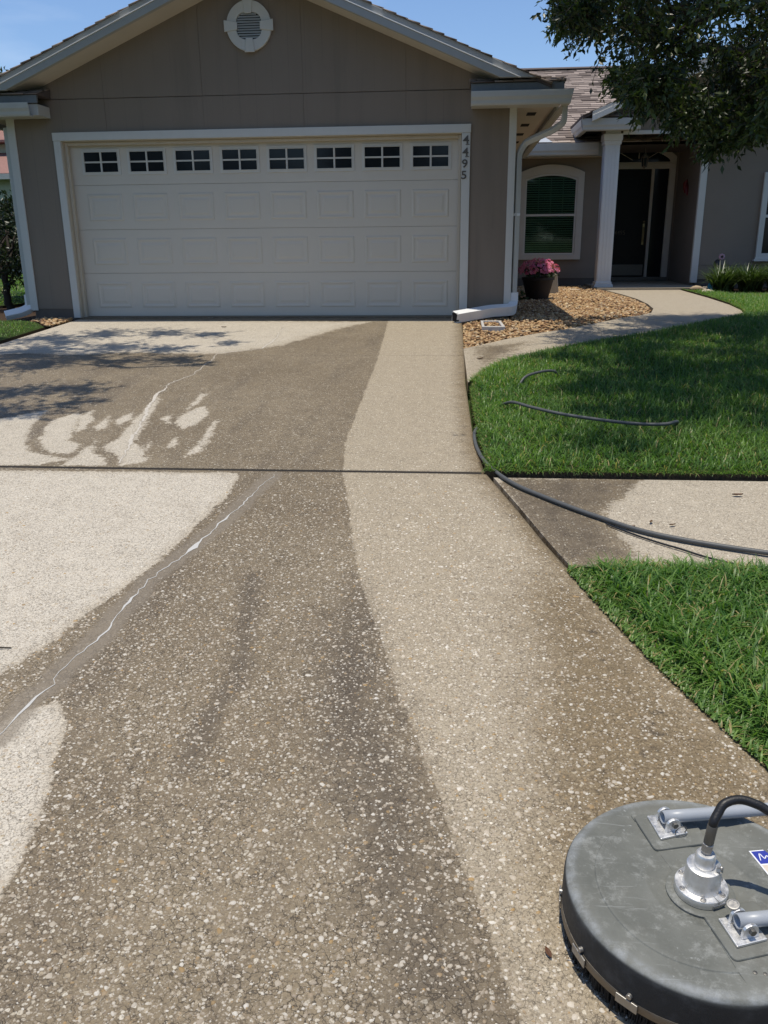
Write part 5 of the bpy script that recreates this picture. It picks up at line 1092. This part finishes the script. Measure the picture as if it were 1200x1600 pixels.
link('foliage', np_mesh('foliage', V-np.array([3.42, 3.0, 0]), F, 'potleaf', {'tint': T}), t)
MT['cast'] = painted('cream_cast_stone', (.42, .37, .29), .8, 10, .15, .3, (.3, .26, .2), .4, 60, .2)
m = MB(); m.prism([(3.98, -.03), (4.19, -.03), (4.15, .33), (4.02, .33)], 'y', 4.6, 4.78); tag(m.build('stone_planter', 'cast', None, .012), 'cream cast stone block behind the flower pot', 'planter')
def rock(name, c, s, label, mat, group=None, seed=0):
    rg = np.random.default_rng(seed); bm = bmesh.new(); bmesh.ops.create_icosphere(bm, subdivisions=2, radius=1)
    for v in bm.verts:
        k = 1+.16*math.sin(3*v.co.x+seed)+.12*math.cos(4*v.co.y+2*seed)+rg.normal(0, .03); v.co = Vector((v.co.x*s[0]*k, v.co.y*s[1]*k, v.co.z*s[2]*k))
    me = bpy.data.meshes.new(name); bm.to_mesh(me); bm.free(); me.materials.append(MT[mat]); me.shade_smooth(); o = link(name, me, None, c); return tag(o, label, 'rock', group)
MT['rock'] = painted('tan_rock', (.40, .31, .21), .8, 9, .3, .3, (.2, .15, .1), .6, 40, .3); MT['rock2'] = painted('pale_rock', (.55, .47, .37), .8, 9, .25, .3, (.3, .24, .18), .6, 40, .3)
rock('garden_rock', (6.70, 5.28, .03), (.14, .10, .06), 'flat tan rock beside the walk, nearest the porch', 'rock', 'rocks in the bed by the walk', 1)
rock('garden_rock', (6.84, 5.10, .03), (.10, .09, .05), 'pale orange rock between the tan rock and the blue ornament', 'rock2', 'rocks in the bed by the walk', 2)
rock('garden_rock', (6.68, 4.38, .03), (.11, .08, .045), 'pale rock in the bed closest to the lawn', 'rock2', 'rocks in the bed by the walk', 3)
rock('stepping_stone', (4.58, 5.8, -.01), (.20, .12, .03), 'flat pale stone on the gravel against the window wall', 'rock2', None, 4)
MT['blue'] = painted('blue_glazed', (.03, .24, .42), .2, 20, .3); MT['pinkball'] = painted('pink_ceramic', (.55, .33, .42), .35, 20, .15); MT['darkmetal'] = painted('dark_metal', (.035, .028, .028), .5, 20, .3)
bt = thing('butterfly_ornament', (6.86, 4.72, 0), 'small blue butterfly ornament in the bed by the walk', 'ornament')
for s in (-1, 1):
    m = MB(); m.add([(6.86, 4.72, .05), (6.86+s*.09, 4.70, .17), (6.86+s*.12, 4.71, .10), (6.86+s*.08, 4.70, .045), (6.86+s*.09, 4.70, .01), (6.86+s*.03, 4.71, .02)], [(0, 1, 2, 3), (0, 3, 4, 5)]); o = m.build('wing', 'blue', bt); o.modifiers.new('s', 'SOLIDIFY').thickness = .008
m = MB(); m.tube([(6.86, 4.712, .0), (6.86, 4.708, .10)], [.010, .006], 6); m.build('body', 'darkmetal', bt)
st = thing('garden_stake', (7.22, 5.9, 0), 'dark metal garden stake with pink round flower against the wing wall', 'ornament')
m = MB(); m.tube([(7.20, 5.9, -.05), (7.205, 5.9, .3), (7.225, 5.9, .52)], .008, 6); m.build('stem', 'darkmetal', st)
m = MB(); m.lathe([(.004, -.09), (.05, -.06), (.072, 0), (.06, .07), (.03, .11), (.004, .12)], (7.205, 5.9, .41), 12); m.build('leaf_body', 'darkmetal', st, 0, True)
m = MB()
for k in range(8):
    a = k*math.pi/4; c = (7.265+.038*math.cos(a), 5.86, .575+.038*math.sin(a)); m.lathe([(.001, -.02), (.017, -.012), (.021, 0), (.017, .012), (.001, .02)], c, 8)
m.build('petals', 'pinkball', st, 0, True); m = MB(); m.lathe([(.001, -.02), (.017, -.012), (.020, 0), (.017, .012), (.001, .02)], (7.265, 5.85, .575), 10); m.build('flower_centre', 'darkmetal', st, 0, True)
MT['red'] = painted('red_enamel', (.16, .02, .02), .4, 12, .3)
rd = thing('wall_ornament', (6.895, 7.4, 1.8), 'dark red bird-shaped ornament hung on the porch side wall', 'ornament')
for dy, dz, ry in ((-.10, .0, .25), (.12, .06, -.2)):
    m = MB(); m.tube([(6.885, 7.4+dy, 1.70+dz), (6.875, 7.4+dy+ry*.1, 1.78+dz), (6.875, 7.4+dy+ry*.25, 1.88+dz), (6.885, 7.4+dy+ry*.45, 1.95+dz)], [.006, .038, .045, .012], 8); m.build('bird', 'red', rd, 0, True)
# hanging porch lantern
MT['lantern'] = painted('bronze_lantern', (.14, .11, .08), .4, 20, .2)
ln = thing('porch_lantern', (5.955, 7.0, 2.8), 'bronze lantern hanging in the porch before the transom window', 'lantern')
m = MB(); m.tube([(5.955, 7.0, 2.80), (5.955, 7.0, 2.46)], .006, 6); m.lathe([(.05, -.02), (.05, 0)], (5.955, 7.0, 2.80), 12); m.build('chain', 'lantern', ln)
m = MB(); m.lathe([(.012, .0), (.075, -.07), (.080, -.085), (.012, -.085)], (5.955, 7.0, 2.47), 6); m.build('cap', 'lantern', ln)
m = MB(); m.lathe([(.068, 0), (.045, -.15)], (5.955, 7.0, 2.383), 6); m.build('lantern_glass', 'pane', ln)
m = MB()
for k in range(6):
    a = k*math.pi/3; m.tube([(5.955+.070*math.cos(a), 7+.070*math.sin(a), 2.386), (5.955+.047*math.cos(a), 7+.047*math.sin(a), 2.232)], .005, 5)
m.lathe([(.05, 0), (.05, -.012), (.015, -.03), (.004, -.05)], (5.955, 7.0, 2.234), 6); m.build('cage', 'lantern', ln)
# drain box in the gravel
db = thing('drain_box', (2.84, -.83, -.03), 'square grey concrete drain box sunk in the gravel by the downspout', 'drain')
MT['cement'] = painted('grey_cement', (.46, .44, .42), .85, 14, .2, .3, (.25, .23, .2), .4, 70, .2)
z0 = -.045; DZ = -.035; ox = [(2.715, -.42), (2.715, -1.16), (2.975, -1.16), (2.955, -.42)]
q = lambda pts, z: [(x, y, z) for x, y in pts]
inn = [(2.745, -.48), (2.745, -1.10), (2.940, -1.10), (2.925, -.48)]
m = MB(); vs = q(ox, .035+DZ)+q(inn, .035+DZ)+q(ox, -.15)+q(inn, -.15); n = 4; fs = []
for k in range(4):
    j = (k+1) % 4; fs += [(k, j, n+j, n+k), (k, 2*n+k, 2*n+j, j), (n+k, n+j, 3*n+j, 3*n+k)]
m.add(vs, fs); m.build('rim', 'cement', db, .006); m = MB(); m.add(q(inn, -.055), [(0, 1, 2, 3)]); m.build('silt', 'cast', db)

# ------------------------------------------------------------------ hose
MT['hose'] = painted('grey_pressure_hose', (.085, .088, .088), .5, 30, .2, .2, (.16, .15, .13), .1, 200, .4); MT['rubber'] = painted('black_rubber', (.014, .014, .015), .45, 30, .3, .1, (.05, .05, .05), .15, 300, .4)
def smooth_path(pts, n=8):
    P = [Vector(p) for p in pts]; out = []
    for i in range(len(P)-1):
        a, b, c, d = P[max(i-1, 0)], P[i], P[i+1], P[min(i+2, len(P)-1)]
        for k in range(n):
            t = k/n; out.append(.5*((2*b)+(c-a)*t+(2*a-5*b+4*c-d)*t*t+(3*b-a-3*c+d)*t**3))
    out.append(P[-1]); return out
G = lambda x, y, h: (x, y, float(zg(y))+h)
hp = [G(6.2, -7.75, .05), G(5.2, -7.74, .04), G(4.4, -7.68, .03), G(3.80, -7.47, .014), G(3.37, -7.277, .0115), G(3.122, -7.05, .0115), G(2.905, -6.789, .0115), G(2.757, -6.574, .012), G(2.640, -6.27, .013), G(2.585, -5.95, .013), G(2.570, -5.62, .016),
      G(2.60, -5.35, .005), G(2.62, -4.95, .0), G(2.68, -4.70, -.01), G(2.76, -4.80, .01), G(2.84, -5.02, .085), G(2.957, -5.23, .100), G(3.147, -5.43, .102), G(3.407, -5.60, .104), G(3.591, -5.67, .104), G(3.74, -5.66, .102), G(3.83, -5.57, .096), G(3.85, -5.46, .05), G(3.84, -5.2, .0), G(3.80, -4.4, .0), G(3.66, -3.72, .0), G(3.46, -3.68, -.01), G(3.31, -3.80, .02), G(3.238, -3.88, .082), G(3.12, -3.99, .096), G(2.995, -4.12, .082), G(2.93, -4.19, .02), G(2.82, -4.30, -.02)]
m = MB(); m.tube(smooth_path(hp), .0110, 10); o = m.build('pressure_hose', 'hose', None, 0, True); tag(o, 'thick grey pressure hose snaking from the sidewalk into the lawn', 'hose')
m = MB(); m.tube(smooth_path([G(3.16, -7.13, .005), G(3.25, -7.245, .005), G(3.354, -7.352, .005), G(3.43, -7.42, .006), G(3.55, -7.53, .006), G(3.8, -7.72, .02)]), .0045, 7); o = m.build('cable', 'rubber', None, 0, True); tag(o, 'thin black line lying under the grey hose on the sidewalk', 'cable')

# ------------------------------------------------------------------ surface cleaner
DY = -.023; CL = Vector((2.966, -9.509-DY, -.428+.001)); TILT = math.atan(SLOPE)
MT['poly'] = None
def poly_top():
    t = NT('scuffed_grey_plastic'); n = t.noise(5, 6, .65); c = t.mix(t.ramp(n, .3, .7), (.112, .115, .101), (.172, .175, .156))
    c = t.mix(t.ramp(t.noise(26, 6, .78), .50, .70, 0, .60), c, (.29, .295, .275)); s1 = t.noise(9, 4, .7, t.scaled((1, 14, 1)), dist=.6); c = t.mix(t.ramp(s1, .60, .70, 0, .32), c, (.34, .35, .34))
    c = t.mix(t.ramp(t.noise(70, 3, .6), .68, .76, 0, .6), c, (.36, .37, .36)); c = t.mix(t.ramp(t.noise(7, 5, .7), .50, .72, 0, .5), c, (.12, .115, .095))
    sep = t.n('SeparateXYZ'); t.L(t.P, sep.inputs[0]); r = t.math('SQRT', t.math('ADD', t.math('MULTIPLY', sep.outputs[0], sep.outputs[0]), t.math('MULTIPLY', sep.outputs[1], sep.outputs[1])))
    rim = t.math('MULTIPLY', t.ramp(r, .236, .254), t.ramp(r, .2625, .2650, 1, 0)); rim = t.math('MULTIPLY', rim, t.ramp(t.noise(24, 6, .75), .30, .68)); c = t.mix(t.math('MULTIPLY', rim, .50), c, (.33, .35, .37))
    side = t.ramp(r, .2615, .2650); c = t.mix(t.math('MULTIPLY', side, .95), c, t.mix(t.ramp(t.noise(18, 5, .7), .5, .8), (.020, .022, .025), (.055, .059, .064)))  # upright side darkened: its unlit look is put into the colour
    t.bump(t.math('ADD', t.noise(160, 4, .7), t.math('MULTIPLY', s1, .6)), .18, .003); return t.fin(c, t.ramp(n, .3, .7, .55, .72), 0, .28)
MT['poly'] = poly_top()
def metal(name, col, rough, sc=60, bump=.05):
    t = NT(name); n = t.noise(sc, 5, .7); c = t.mix(n, mul(col, .75), mul(col, 1.15)); t.bump(n, bump, .002); return t.fin(c, t.ramp(n, .3, .7, rough*.8, rough*1.3), .85, .5)
MT['alu'] = metal('cast_aluminium', (.80, .79, .77), .42); MT['tube'] = painted('grey_powder_coat_tube', (.34, .36, .385), .38, 20, .1, .15, (.45, .45, .45), .03, 100, .5); MT['steel'] = metal('worn_steel', (.40, .385, .36), .42); MT['zinc'] = metal('bronze_band', (.20, .175, .145), .45, 40)
MT['bolt'] = metal('dark_bolt', (.20, .19, .17), .5); MT['bristle'] = painted('black_bristles', (.012, .011, .010), .8, 80, .4, .2, (.05, .04, .03))
sc = thing('surface_cleaner', tuple(CL), 'round grey rotary surface cleaner with aluminium swivel and two folding handle tubes', 'surface cleaner'); sc.rotation_euler = (TILT, 0, 0)
class LB(MB):
    def put(s, name, mat, parent=None, bevel=0, smooth=False):
        me = s.mesh(name, mat, (0, 0, 0), smooth); o = link(name, me, parent or sc)
        if bevel:
            b = o.modifiers.new('bevel', 'BEVEL'); b.width = bevel; b.segments = 2; b.limit_method = 'ANGLE'; b.angle_limit = math.radians(35)
        if smooth and not bevel:
            try: o.data.set_sharp_from_angle(angle=math.radians(38))
            except Exception: pass
        return o
rg = np.random.default_rng(3)
prof = [(.262, .050), (.2665, .055), (.2665, .085), (.2658, .120), (.2645, .1290), (.2615, .1350), (.2565, .1382), (.2480, .1393), (.228, .1385), (.205, .1365), (.203, .1385), (.196, .1390), (.193, .1375), (.110, .1375), (.108, .1388), (.102, .1388), (.100, .1375), (.002, .1375)]
m = LB(); m.lathe(prof, (0, 0, 0), 128, False)
m.v = [(x*(1+.0035*math.sin(5*math.atan2(y, x))), y*(1+.0035*math.sin(5*math.atan2(y, x))), z+(.0012*math.sin(9*x+3)*math.cos(13*y)) if z > .1 else z) for x, y, z in m.v]
deck = m.put('deck', 'poly', None, 0, True)
m = LB(); m.lathe([(.2675, .043), (.2685, .045), (.2685, .060), (.2675, .062), (.264, .062), (.264, .043)], (0, 0, 0), 96); m.put('clamp_band', 'zinc', None, 0, True)
for a in (-2.73, -2.27, -1.77, -1.28, -.8, .3, 1.2, 2.2, 3.0):
    u, v = Vector((math.cos(a), math.sin(a), 0)), Vector((-math.sin(a), math.cos(a), 0)); m = LB(); vs = []
    for w_ in (-.022, .022):
        for rr, z in ((.2687, .042), (.2720, .042), (.2720, .0625), (.2687, .0625)): vs.append(u*rr+v*w_+Vector((0, 0, z)))
    m.add(vs, [(0, 1, 2, 3), (7, 6, 5, 4), (0, 4, 5, 1), (1, 5, 6, 2), (2, 6, 7, 3), (3, 7, 4, 0)]); cp = m.put('band_clip', 'steel', None, .001)
    m = LB(); c = u*.2655+v*.004+Vector((0, 0, .0715)); m.tube([c, c+u*.008], .0055, 10); m.put('bolt', 'steel', cp, .001)
n = 4500; an = RNG.uniform(0, 6.283, n); rr = RNG.uniform(.246, .262, n); V = []; F = []
for i in range(n):
    u = np.array([math.cos(an[i]), math.sin(an[i]), 0]); t_ = np.array([-u[1], u[0], 0]); p = u*rr[i]; e = u*(rr[i]+RNG.normal(-.004, .006))+t_*RNG.normal(0, .006); k = len(V)
    V += [p-t_*.0012+np.array([0, 0, .05]), p+t_*.0012+np.array([0, 0, .05]), e+t_*.0009+np.array([0, 0, .001]), e-t_*.0009+np.array([0, 0, .001])]; F.append((k, k+1, k+2, k+3))
tag(link('brush_skirt', np_mesh('brush_skirt', np.array(V), np.array(F), 'bristle'), sc), kind='stuff')
m = LB(); m.lathe([(.245, .001), (.245, .06), (.243, .06), (.243, .001)], (0, 0, 0), 64, False); m.put('skirt_liner', 'bristle')
# moulded pads under the handle brackets: d = along the tubes, e = across
dv = Vector((.985, .174, 0)).normalized(); ev = Vector((-.30, .95, 0)).normalized()
def rpad(pts, r, z0, z1):
    P = [Vector((p[0], p[1]+DY, 0)) for p in pts]; out = []
    for i in range(len(P)):
        a, b, c = P[i-1], P[i], P[(i+1) % len(P)]; p0 = b+(a-b).normalized()*r; p1 = b+(c-b).normalized()*r
        for t in (0, .25, .5, .75, 1): q_ = p0*(1-t)**2+b*2*t*(1-t)+p1*t*t; out.append((q_.x, q_.y))
    m = LB(); m.prism(out, 'z', z0, z1); return m
# raised centre rib running along the chord, then the two bracket pads
rpad([(-.100, .224), (-.040, .045), (.012, -.162), (.025, -.21), (.10, -.185), (.03, .05), (-.03, .235)], .006, .130, .1392).put('moulded_rib', 'poly', deck, .002)
rpad([(-.096, .216), (-.069, .111), (.050, .142), (.030, .232), (-.03, .235)], .012, .130, .1440).put('moulded_pad', 'poly', deck, .003)
rpad([(-.018, -.046), (.014, -.160), (.125, -.125), (.098, -.012)], .012, .130, .1440).put('moulded_pad', 'poly', deck, .003)
for px_2, py_2 in ((.045, -.178), (.062, -.180)):
    m = LB(); m.lathe([(.0045, .137), (.0040, .1400), (.001, .1408)], (px_2, py_2+DY, 0), 10); m.put('plug', 'bolt', deck, 0, True)
def bracket(pts, flip):
    P = [Vector((p[0], p[1]+DY, 0)) for p in pts]; cx = sum(P, Vector())/4
    m = LB(); m.prism([(p.x, p.y) for p in P], 'z', .1442, .1500); bp = m.put('bracket_plate', 'alu', None, .0012)
    ux = (P[3]-P[0]+P[2]-P[1]); ux = ((P[2]-P[1])+(P[3]-P[0])).normalized(); uy = Vector((-ux.y, ux.x, 0))
    for s in (-1, 1):
        c = cx+uy*s*.019+ux*.002; prof2 = [(-.018, .150)]+[(.016*math.cos(t)-.001, .166+.014*math.sin(t)) for t in [math.pi*(1-k/8) for k in range(9)]]+[(.018, .150)]
        m = LB(); vs = []
        for w_ in (-.0035, .0035):
            for a, z in prof2: vs.append(c+ux*a+uy*w_+Vector((0, 0, z)))
        k = len(prof2); m.add(vs, [tuple(range(k)), tuple(range(k, 2*k))]+[(i, (i+1) % k, k+(i+1) % k, k+i) for i in range(k)]); m.put('lug', 'alu', bp, .0012)
        m = LB(); b0 = c+Vector((0, 0, .167))+uy*s*.0035; m.tube([b0, b0+uy*s*.006], .0072, 6); m.put('nut', 'bolt', bp, .001)
    return cx, ux, uy, bp
p1 = [(-.067, .210), (-.052, .139), (.010, .163), (-.006, .227)]; p2 = [(.010, -.069), (.026, -.133), (.087, -.111), (.067, -.054)]
c1, ux1, uy1, bp1 = bracket(p1, 1); c2, ux2, uy2, bp2 = bracket(p2, 1)
hv = Vector((.968, .225, -.045)).normalized()
def handle(c, ux, ln=.95):
    a = c+Vector((0, 0, .171))-hv*.014
    m = LB(); segs = [a+hv*t for t in (0, .05, .3, .6, ln)]; m.tube(segs, .0138, 20, False); o = m.put('handle_tube', 'tube', None, 0, True); o.modifiers.new('s', 'SOLIDIFY').thickness = .002; return segs[-1]
e1, e2 = handle(c1, ux1), handle(c2, ux2); m = LB(); m.tube([e1-hv*.02, e2-hv*.02], .0138, 16); m.put('handle_bar', 'tube', None, 0, True)
# quick-release pin ring on the far bracket, wing knob on the near one
rc = c1-uy1*.029+ux1*.012+Vector((0, 0, .158)); m = LB(); ring = [rc+ux1*.013*math.cos(t)+Vector((0, 0, 1))*.013*math.sin(t)-uy1*(.004+.003*math.sin(t)) for t in [2*math.pi*k/20 for k in range(21)]]; m.tube(ring, .0011, 6); m.put('pin_ring', 'bolt', bp1, 0, True)
kc = c2+uy2*.030+ux2*(-.004)+Vector((0, 0, .180)); m = LB(); m.lathe([(.004, -.026), (.0045, -.003), (.0115, -.002), (.0125, 0), (.0115, .002), (.009, .0022), (.0085, .0015), (.001, .0015)], (0, 0, 0), 20)
rot_ = Matrix.Rotation(.12, 3, 'X') @ Matrix.Rotation(-.15, 3, 'Y'); m.v = [tuple(rot_ @ Vector(v)+kc) for v in m.v]; m.put('pin_head', 'steel', bp2, 0, True)
# swivel
sx, sy = -.004, .004+DY
m = LB(); m.lathe([(.066, .1376), (.066, .1425), (.063, .1445), (.052, .1445)], (sx, sy, 0), 48); m.put('gasket', 'poly', None, 0, True)
m = LB(); m.lathe([(.050, .1446), (.051, .1460), (.051, .1600), (.0500, .1615), (.0350, .1615)], (sx, sy, 0), 56); fl = m.put('swivel_flange', 'alu', None, 0, True)
for k in range(6):
    a = math.radians(-100+60*k); c = Vector((sx+.043*math.cos(a), sy+.043*math.sin(a), 0)); m = LB(); m.lathe([(.0058, .1616), (.0056, .1632), (.0042, .1634), (.0026, .1620)], tuple(c), 14); b_ = m.put('flange_screw', 'steel', fl, 0, True)
    m = LB(); m.lathe([(.0026, .1619), (.0001, .1619)], tuple(c), 6, False); m.put('hex_socket', 'bolt', fl)
m = LB(); a = math.radians(-65); u = Vector((math.cos(a), math.sin(a), 0)); v = Vector((-u.y, u.x, 0)); m.add([Vector((sx, sy, 0))+u*r_+v*w_+Vector((0, 0, z)) for r_, z in ((.0355, .16165), (.0512, .16165), (.0514, .150)) for w_ in (-.0006, .0006)], [(0, 1, 3, 2), (2, 3, 5, 4)]); m.put('flange_split', 'bolt', fl)
m = LB(); c = Vector((sx, sy, 0))+u*.049+Vector((0, 0, .153)); m.tube([c-v*.012, c+v*.016], .0036, 10); m.put('clamp_screw', 'steel', fl, .0005)
m = LB(); m.lathe([(.0362, .1616), (.0355, .1640), (.0335, .2060), (.0325, .2090), (.0305, .2100), (.0195, .2100)], (sx, sy, 0), 56); m.put('swivel_body', 'alu', None, 0, True)
m = LB(); m.lathe([(.0190, .2101), (.0195, .2110), (.0192, .2340), (.0165, .2385), (.0105, .2390)], (sx, sy, 0), 40); m.put('swivel_cap', 'alu', None, 0, True)
m = LB(); c = Vector((sx+.021, sy-.016, .212)); m.tube([c, c+Vector((.006, -.005, .004))], [.0058, .0052], 6); m.lathe([(.0030, .004), (.0038, .009), (.0028, .012), (.0006, .013)], tuple(c+Vector((.005, -.004, 0))), 10); m.put('grease_nipple', 'steel', None)
top = Vector((sx, sy, .239)); ax = Vector((.10, .06, 1)).normalized()
m = LB(); m.tube([top, top+ax*.004, top+ax*.0042, top+ax*.021, top+ax*.022], [.0095, .0095, .0112, .0112, .009], 6); m.put('hex_fitting', 'steel', None, .0008)
m = LB(); f0 = top+ax*.022; m.tube([f0, f0+ax*.003, f0+ax*.040, f0+ax*.043], [.0085, .0098, .0098, .0090], 20); m.put('ferrule', 'bolt', None, 0, True)
f1 = f0+ax*.040
hpts = [f1, f1+ax*.010, *[Vector((a, b+DY, c)) for a, b, c in ((.012, .018, .322), (.026, .030, .336), (.056, .038, .341), (.089, .031, .336), (.118, .018, .326), (.20, -.02, .310), (.40, -.10, .33), (.60, -.15, .42))]]
m = LB(); m.tube(smooth_path(hpts, 8), .0088, 14); m.put('supply_hose', 'rubber', None, 0, True)
# maker's label (blue over cream, white script stroke)
MT['lblue'] = painted('blue_label', (.035, .05, .30), .4, 20, .1); MT['lcream'] = painted('cream_label', (.62, .54, .44), .5, 30, .15); MT['lwhite'] = painted('white_label', (.78, .78, .80), .4, 20, .05)
def lq(pts, z0, z1, nme, mt, par):
    m = LB(); m.prism(pts, 'z', z0, z1); return m.put(nme, mt, par)
lbv, lbd = Vector((.175, .036)), Vector((.010, -.038))
L0 = Vector((.128, .129+DY)); W1 = Vector((.16, .030)); H1 = Vector((.010, -.0395)); H2 = Vector((.024, -.088))
lab = lq([tuple(L0), tuple(L0+W1), tuple(L0+W1+H2), tuple(L0+H2)], .1376, .1380, 'label', 'lwhite', deck)
ins = .035
def lpt(u, v): q_ = L0+W1*u+H2*v; return (q_.x, q_.y)
lq([lpt(.02, .03), lpt(.98, .03), lpt(.98, .42), lpt(.02, .42)], .1380, .1383, 'label_band', 'lblue', deck); lq([lpt(.02, .46), lpt(.98, .46), lpt(.98, .97), lpt(.02, .97)], .1380, .1383, 'label_band', 'lcream', deck)
scr = [(.05, .33), (.10, .12), (.12, .28), (.17, .20), (.20, .32), (.24, .16), (.28, .30), (.33, .22), (.38, .30), (.43, .14), (.47, .31), (.54, .21), (.60, .30), (.68, .18), (.75, .29), (.85, .2)]
m = LB(); m.tube(smooth_path([Vector((*lpt(*s), .1386)) for s in scr], 4), .0013, 5); m.put('label_script', 'lwhite', deck)

# ------------------------------------------------------------------ fallen leaves and twig
MT['dry'] = painted('dry_leaf', (.10, .045, .022), .7, 30, .4); MT['dry2'] = painted('brown_leaf', (.12, .07, .035), .7, 30, .4)
def dry(x, y, L, a, mat, label, z=.0):
    W = L*.42; m = MB(); c, s = math.cos(a), math.sin(a); base = float(zg(y))+.004+z; pts = []
    for t in (0, .25, .5, .75, 1):
        wv = W*math.sin(math.pi*min(1, t*.95+.03))**.8*.5; zc = .012*L/.05*(t-.5)**2
        for o_, zz in ((-wv, .006), (0, 0), (wv, .005)): pts.append((x+(t-.5)*L*c-o_*s, y+(t-.5)*L*s+o_*c, base+zc+zz*L/.05))
    m.add(pts, [(i*3+j, i*3+j+1, i*3+j+4, i*3+j+3) for i in range(4) for j in range(2)]); o = m.build('fallen_leaf', mat, None, 0, True); o.modifiers.new('s', 'SOLIDIFY').thickness = .0006
    return tag(o, label, 'leaf', 'fallen leaves on the concrete')
dry(2.667, -9.550, .028, 1.9, 'dry', 'dark red fallen leaf on the driveway left of the surface cleaner')
dry(3.88, -6.694, .055, .1, 'dry', 'brown fallen leaf on the pale part of the sidewalk near the lawn')
dry(3.264, -7.166, .045, .2, 'dry', 'brown leaf on the sidewalk touching the hose')
dry(3.371, -7.095, .035, 1.2, 'dry2', 'small dark leaf on the sidewalk just above the hose')
dry(3.46, -7.13, .035, .4, 'dry2', 'small brown leaf right of the other leaves by the hose')
dry(4.08, -6.85, .06, .3, 'dry2', 'brown leaf farthest right on the sidewalk')
dry(-.34, -.849, .06, .2, 'dry2', 'small brown leaf before the garage door')
dry(2.66, -2.9, .07, .5, 'dry2', 'brown leaf on the damp start of the front walk')
m = MB(); m.tube([G(.86, -8.43, .004), G(.90, -8.428, .007), G(.945, -8.42, .004)], [.004, .003, .002], 6); tag(m.build('twig', 'bark', None, 0, True), 'short dark twig on the pale concrete at the left edge', 'twig')
